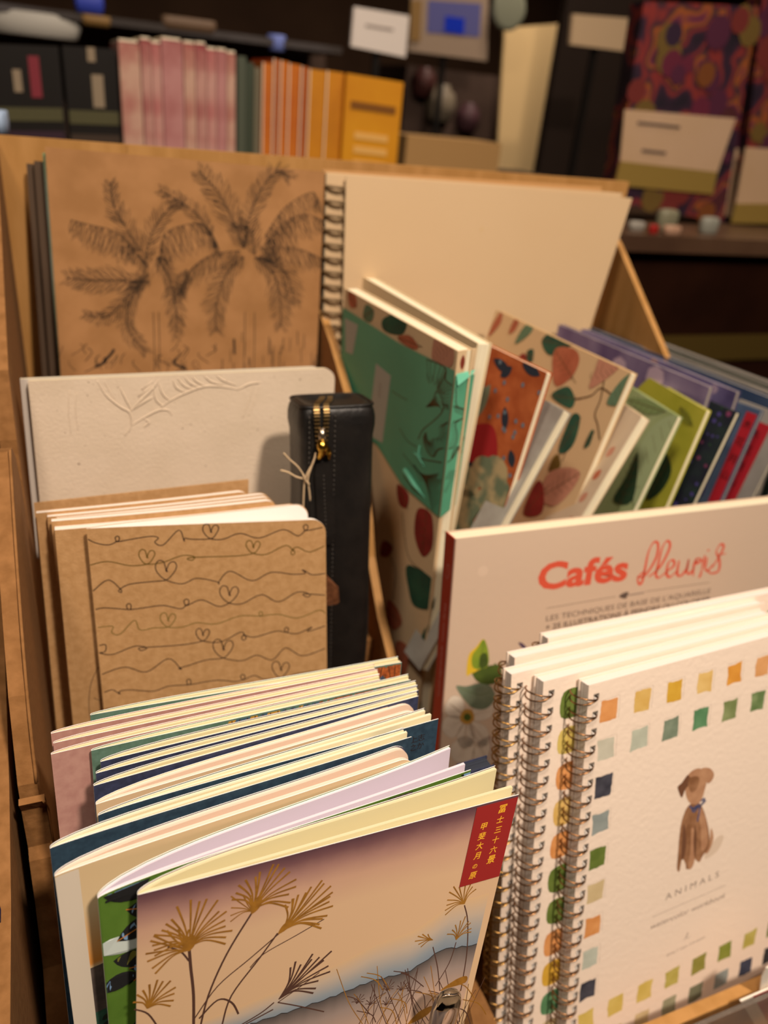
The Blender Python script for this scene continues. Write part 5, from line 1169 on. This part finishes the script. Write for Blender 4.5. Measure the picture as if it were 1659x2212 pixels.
for (x,y,w_,c_,lab) in ((950,225,38,'7a6e5c','grey-brown round jar on the cabinet in the middle background'),(915,180,30,'4c2a26','dark red jar left of the grey-brown jar'),(1010,255,30,'4a3034','plum coloured jar right of the grey-brown jar')):
    c=atY((x,y),2680);k=w_*1.4;mb=MB();mb.loft([[c+np.array([k*r_*math.cos(a),k*r_*math.sin(a),z*k]) for a in np.linspace(0,2*math.pi,25)[:-1]] for z,r_ in ((-1,.6),(-.9,.8),(0,1),(.6,.9),(.9,.55),(1.1,.55))],mat('jar_'+c_,c_,.5));tag(mb.build('jar'),lab,'jar','jars in the middle background')
# floral boxed calendars on the right
cab=thing('display_cabinet','dark brown cabinet on the right carrying the floral boxes','cabinet',(1350,1400,FZ))
YR=1120
zt=atY((1500,505),YR-60)[2]
dbr=mat('dark_brown_veneer','2a150c',.4,col2='200f08',scale=8)
mb=MB();mb.aabox(650,1900,YR-100,YR+420,zt-25,zt,mat('cabinet_top_wood','5e4634',.35,col2='4a3528',scale=6));mb.build('cabinet_top',cab)
mb=MB();mb.aabox(670,1880,YR-80,YR+400,FZ,zt-25,dbr);mb.build('body',cab)
og=mat('olive_gold_strip','4a3a14',.6);pz=atY((1550,745),YR-81)
mb=MB();mb.aabox(690,1880,YR-84,YR-80,pz[2]-28,pz[2]+18,og);mb.build('trim_strip',cab)
flm=mat('dark_floral_print','241c26',.6,col2='4a2428',scale=16,detail=1)
_r=[n for n in flm.node_tree.nodes if n.type=='VALTORGB'][0].color_ramp
for p_,c_ in ((.44,'342030'),(.49,'84302a'),(.53,'2a2230'),(.57,'94501f'),(.61,'5a2440')):
    e_=_r.elements.new(p_);e_.color=lin(c_)
fcols=[mat('floral_'+c,c,.6) for c in ('6a2a26','70401f','5e2234','665026','4c2236','302032')]
def floral_box(label,pts,Y,bandpts,seed,band_c='c8ac88'):
    q=[atY(p,Y) for p in pts];th=thing('floral_box',label,'box',(q[2]+q[3])/2,'floral boxes on the right cabinet')
    mb=MB();B=[p+np.array([8,45.,0]) for p in q]
    mb.add(q+B,[(0,1,2,3),(7,6,5,4),(0,4,5,1),(1,5,6,2),(2,6,7,3),(3,7,4,0)],flm)
    rd=random.Random(seed)
    for i in range(40):
        s,t=rd.uniform(.04,.96),rd.uniform(.02,.98);c=(q[0]*(1-s)+q[1]*s)*(1-t)+(q[3]*(1-s)+q[2]*s)*t;r_=rd.uniform(9,26)
        mb.add([c+np.array([r_*math.cos(a),-1-.02*i,r_*math.sin(a)]) for a in np.linspace(0,5.6,9)],[tuple(range(9))],rd.choice(fcols))
    mb.build('box_body',th)
    mb=MB()
    for pl,m_,o in bandpts:
        r=[atY(p,Y-4-o) for p in pl];mb.add(r,[tuple(range(len(r)))],m_);R2=[p+np.array([0,3.,0]) for p in r];n=len(r);mb.add(r+R2,[(i,n+i,n+(i+1)%n,(i+1)%n) for i in range(n)],m_)
    mb.build('paper_band',th);return th
cb=mat('cream_band','b99a78',.6,col2='c0a184',scale=5);gb=mat('gold_band','8a7238',.5);sil=mat('glossy_reflection_strip','8f7a8a',.2)
floral_box('tall dark floral box with a cream and gold paper band on the right',[(1392,2),(1640,14),(1562,480),(1322,436)],YR+60,
  [([(1350,236),(1590,256),(1550,372),(1340,348)],cb,0),([(1340,348),(1550,372),(1540,420),(1328,400)],gb,0),([(1378,262),(1470,272),(1468,278),(1377,268)],gtx,1),([(1388,322),(1440,328),(1438,334),(1386,328)],gtx,1)],3)
floral_box('brown and cream box cut by the right edge beside the tall floral box',[(1650,-40),(1800,-30),(1760,470),(1600,470)],YR+80,
  [([(1612,318),(1780,330),(1760,470),(1585,470)],cb,0),([(1590,440),(1780,440),(1770,485),(1580,482)],gb,1)],8)
floral_box('narrow cream banded box squeezed between the tall floral box and the right edge',[(1588,300),(1612,302),(1580,480),(1545,470)],YR+110,[([(1580,320),(1606,322),(1585,470),(1553,465)],cb,0)],4)
for (x,y,w_,c_,nm,lab) in ((1372,500,40,'8f8a80','silver_tin','silver grey tin left on the cabinet below the floral box'),(1440,478,52,'77745e','glass_packet','grey-green packet in the middle below the floral box'),(1530,492,48,'85857a','silver_tin','silver grey tin right of the grey-green packet'),(1402,535,24,'8c1f1a','red_packet','small red packet at the front edge of the cabinet'),(1440,540,44,'a5826a','beige_pouch','beige pouch at the front edge, right of the red packet')):
    c=atY((x,y),YR-50+ (0 if y<520 else -30));k=w_*.72/2*1.0;zb=zt
    hh=max(c[2]+k-zb,14)
    mb=MB();mb.loft([[np.array([c[0]+k*r_*math.copysign(abs(math.cos(a))**.5,math.cos(a)),c[1]+k*.6*r_*math.sin(a),zb+z*hh]) for a in np.linspace(0,2*math.pi,25)[:-1]] for z,r_ in ((0,.9),(.1,1),(.8,1),(.95,.85),(1,.5))],mat('small_'+c_,c_,.4));tag(mb.build(nm),lab,nm.split('_')[1],'small things on the right cabinet')
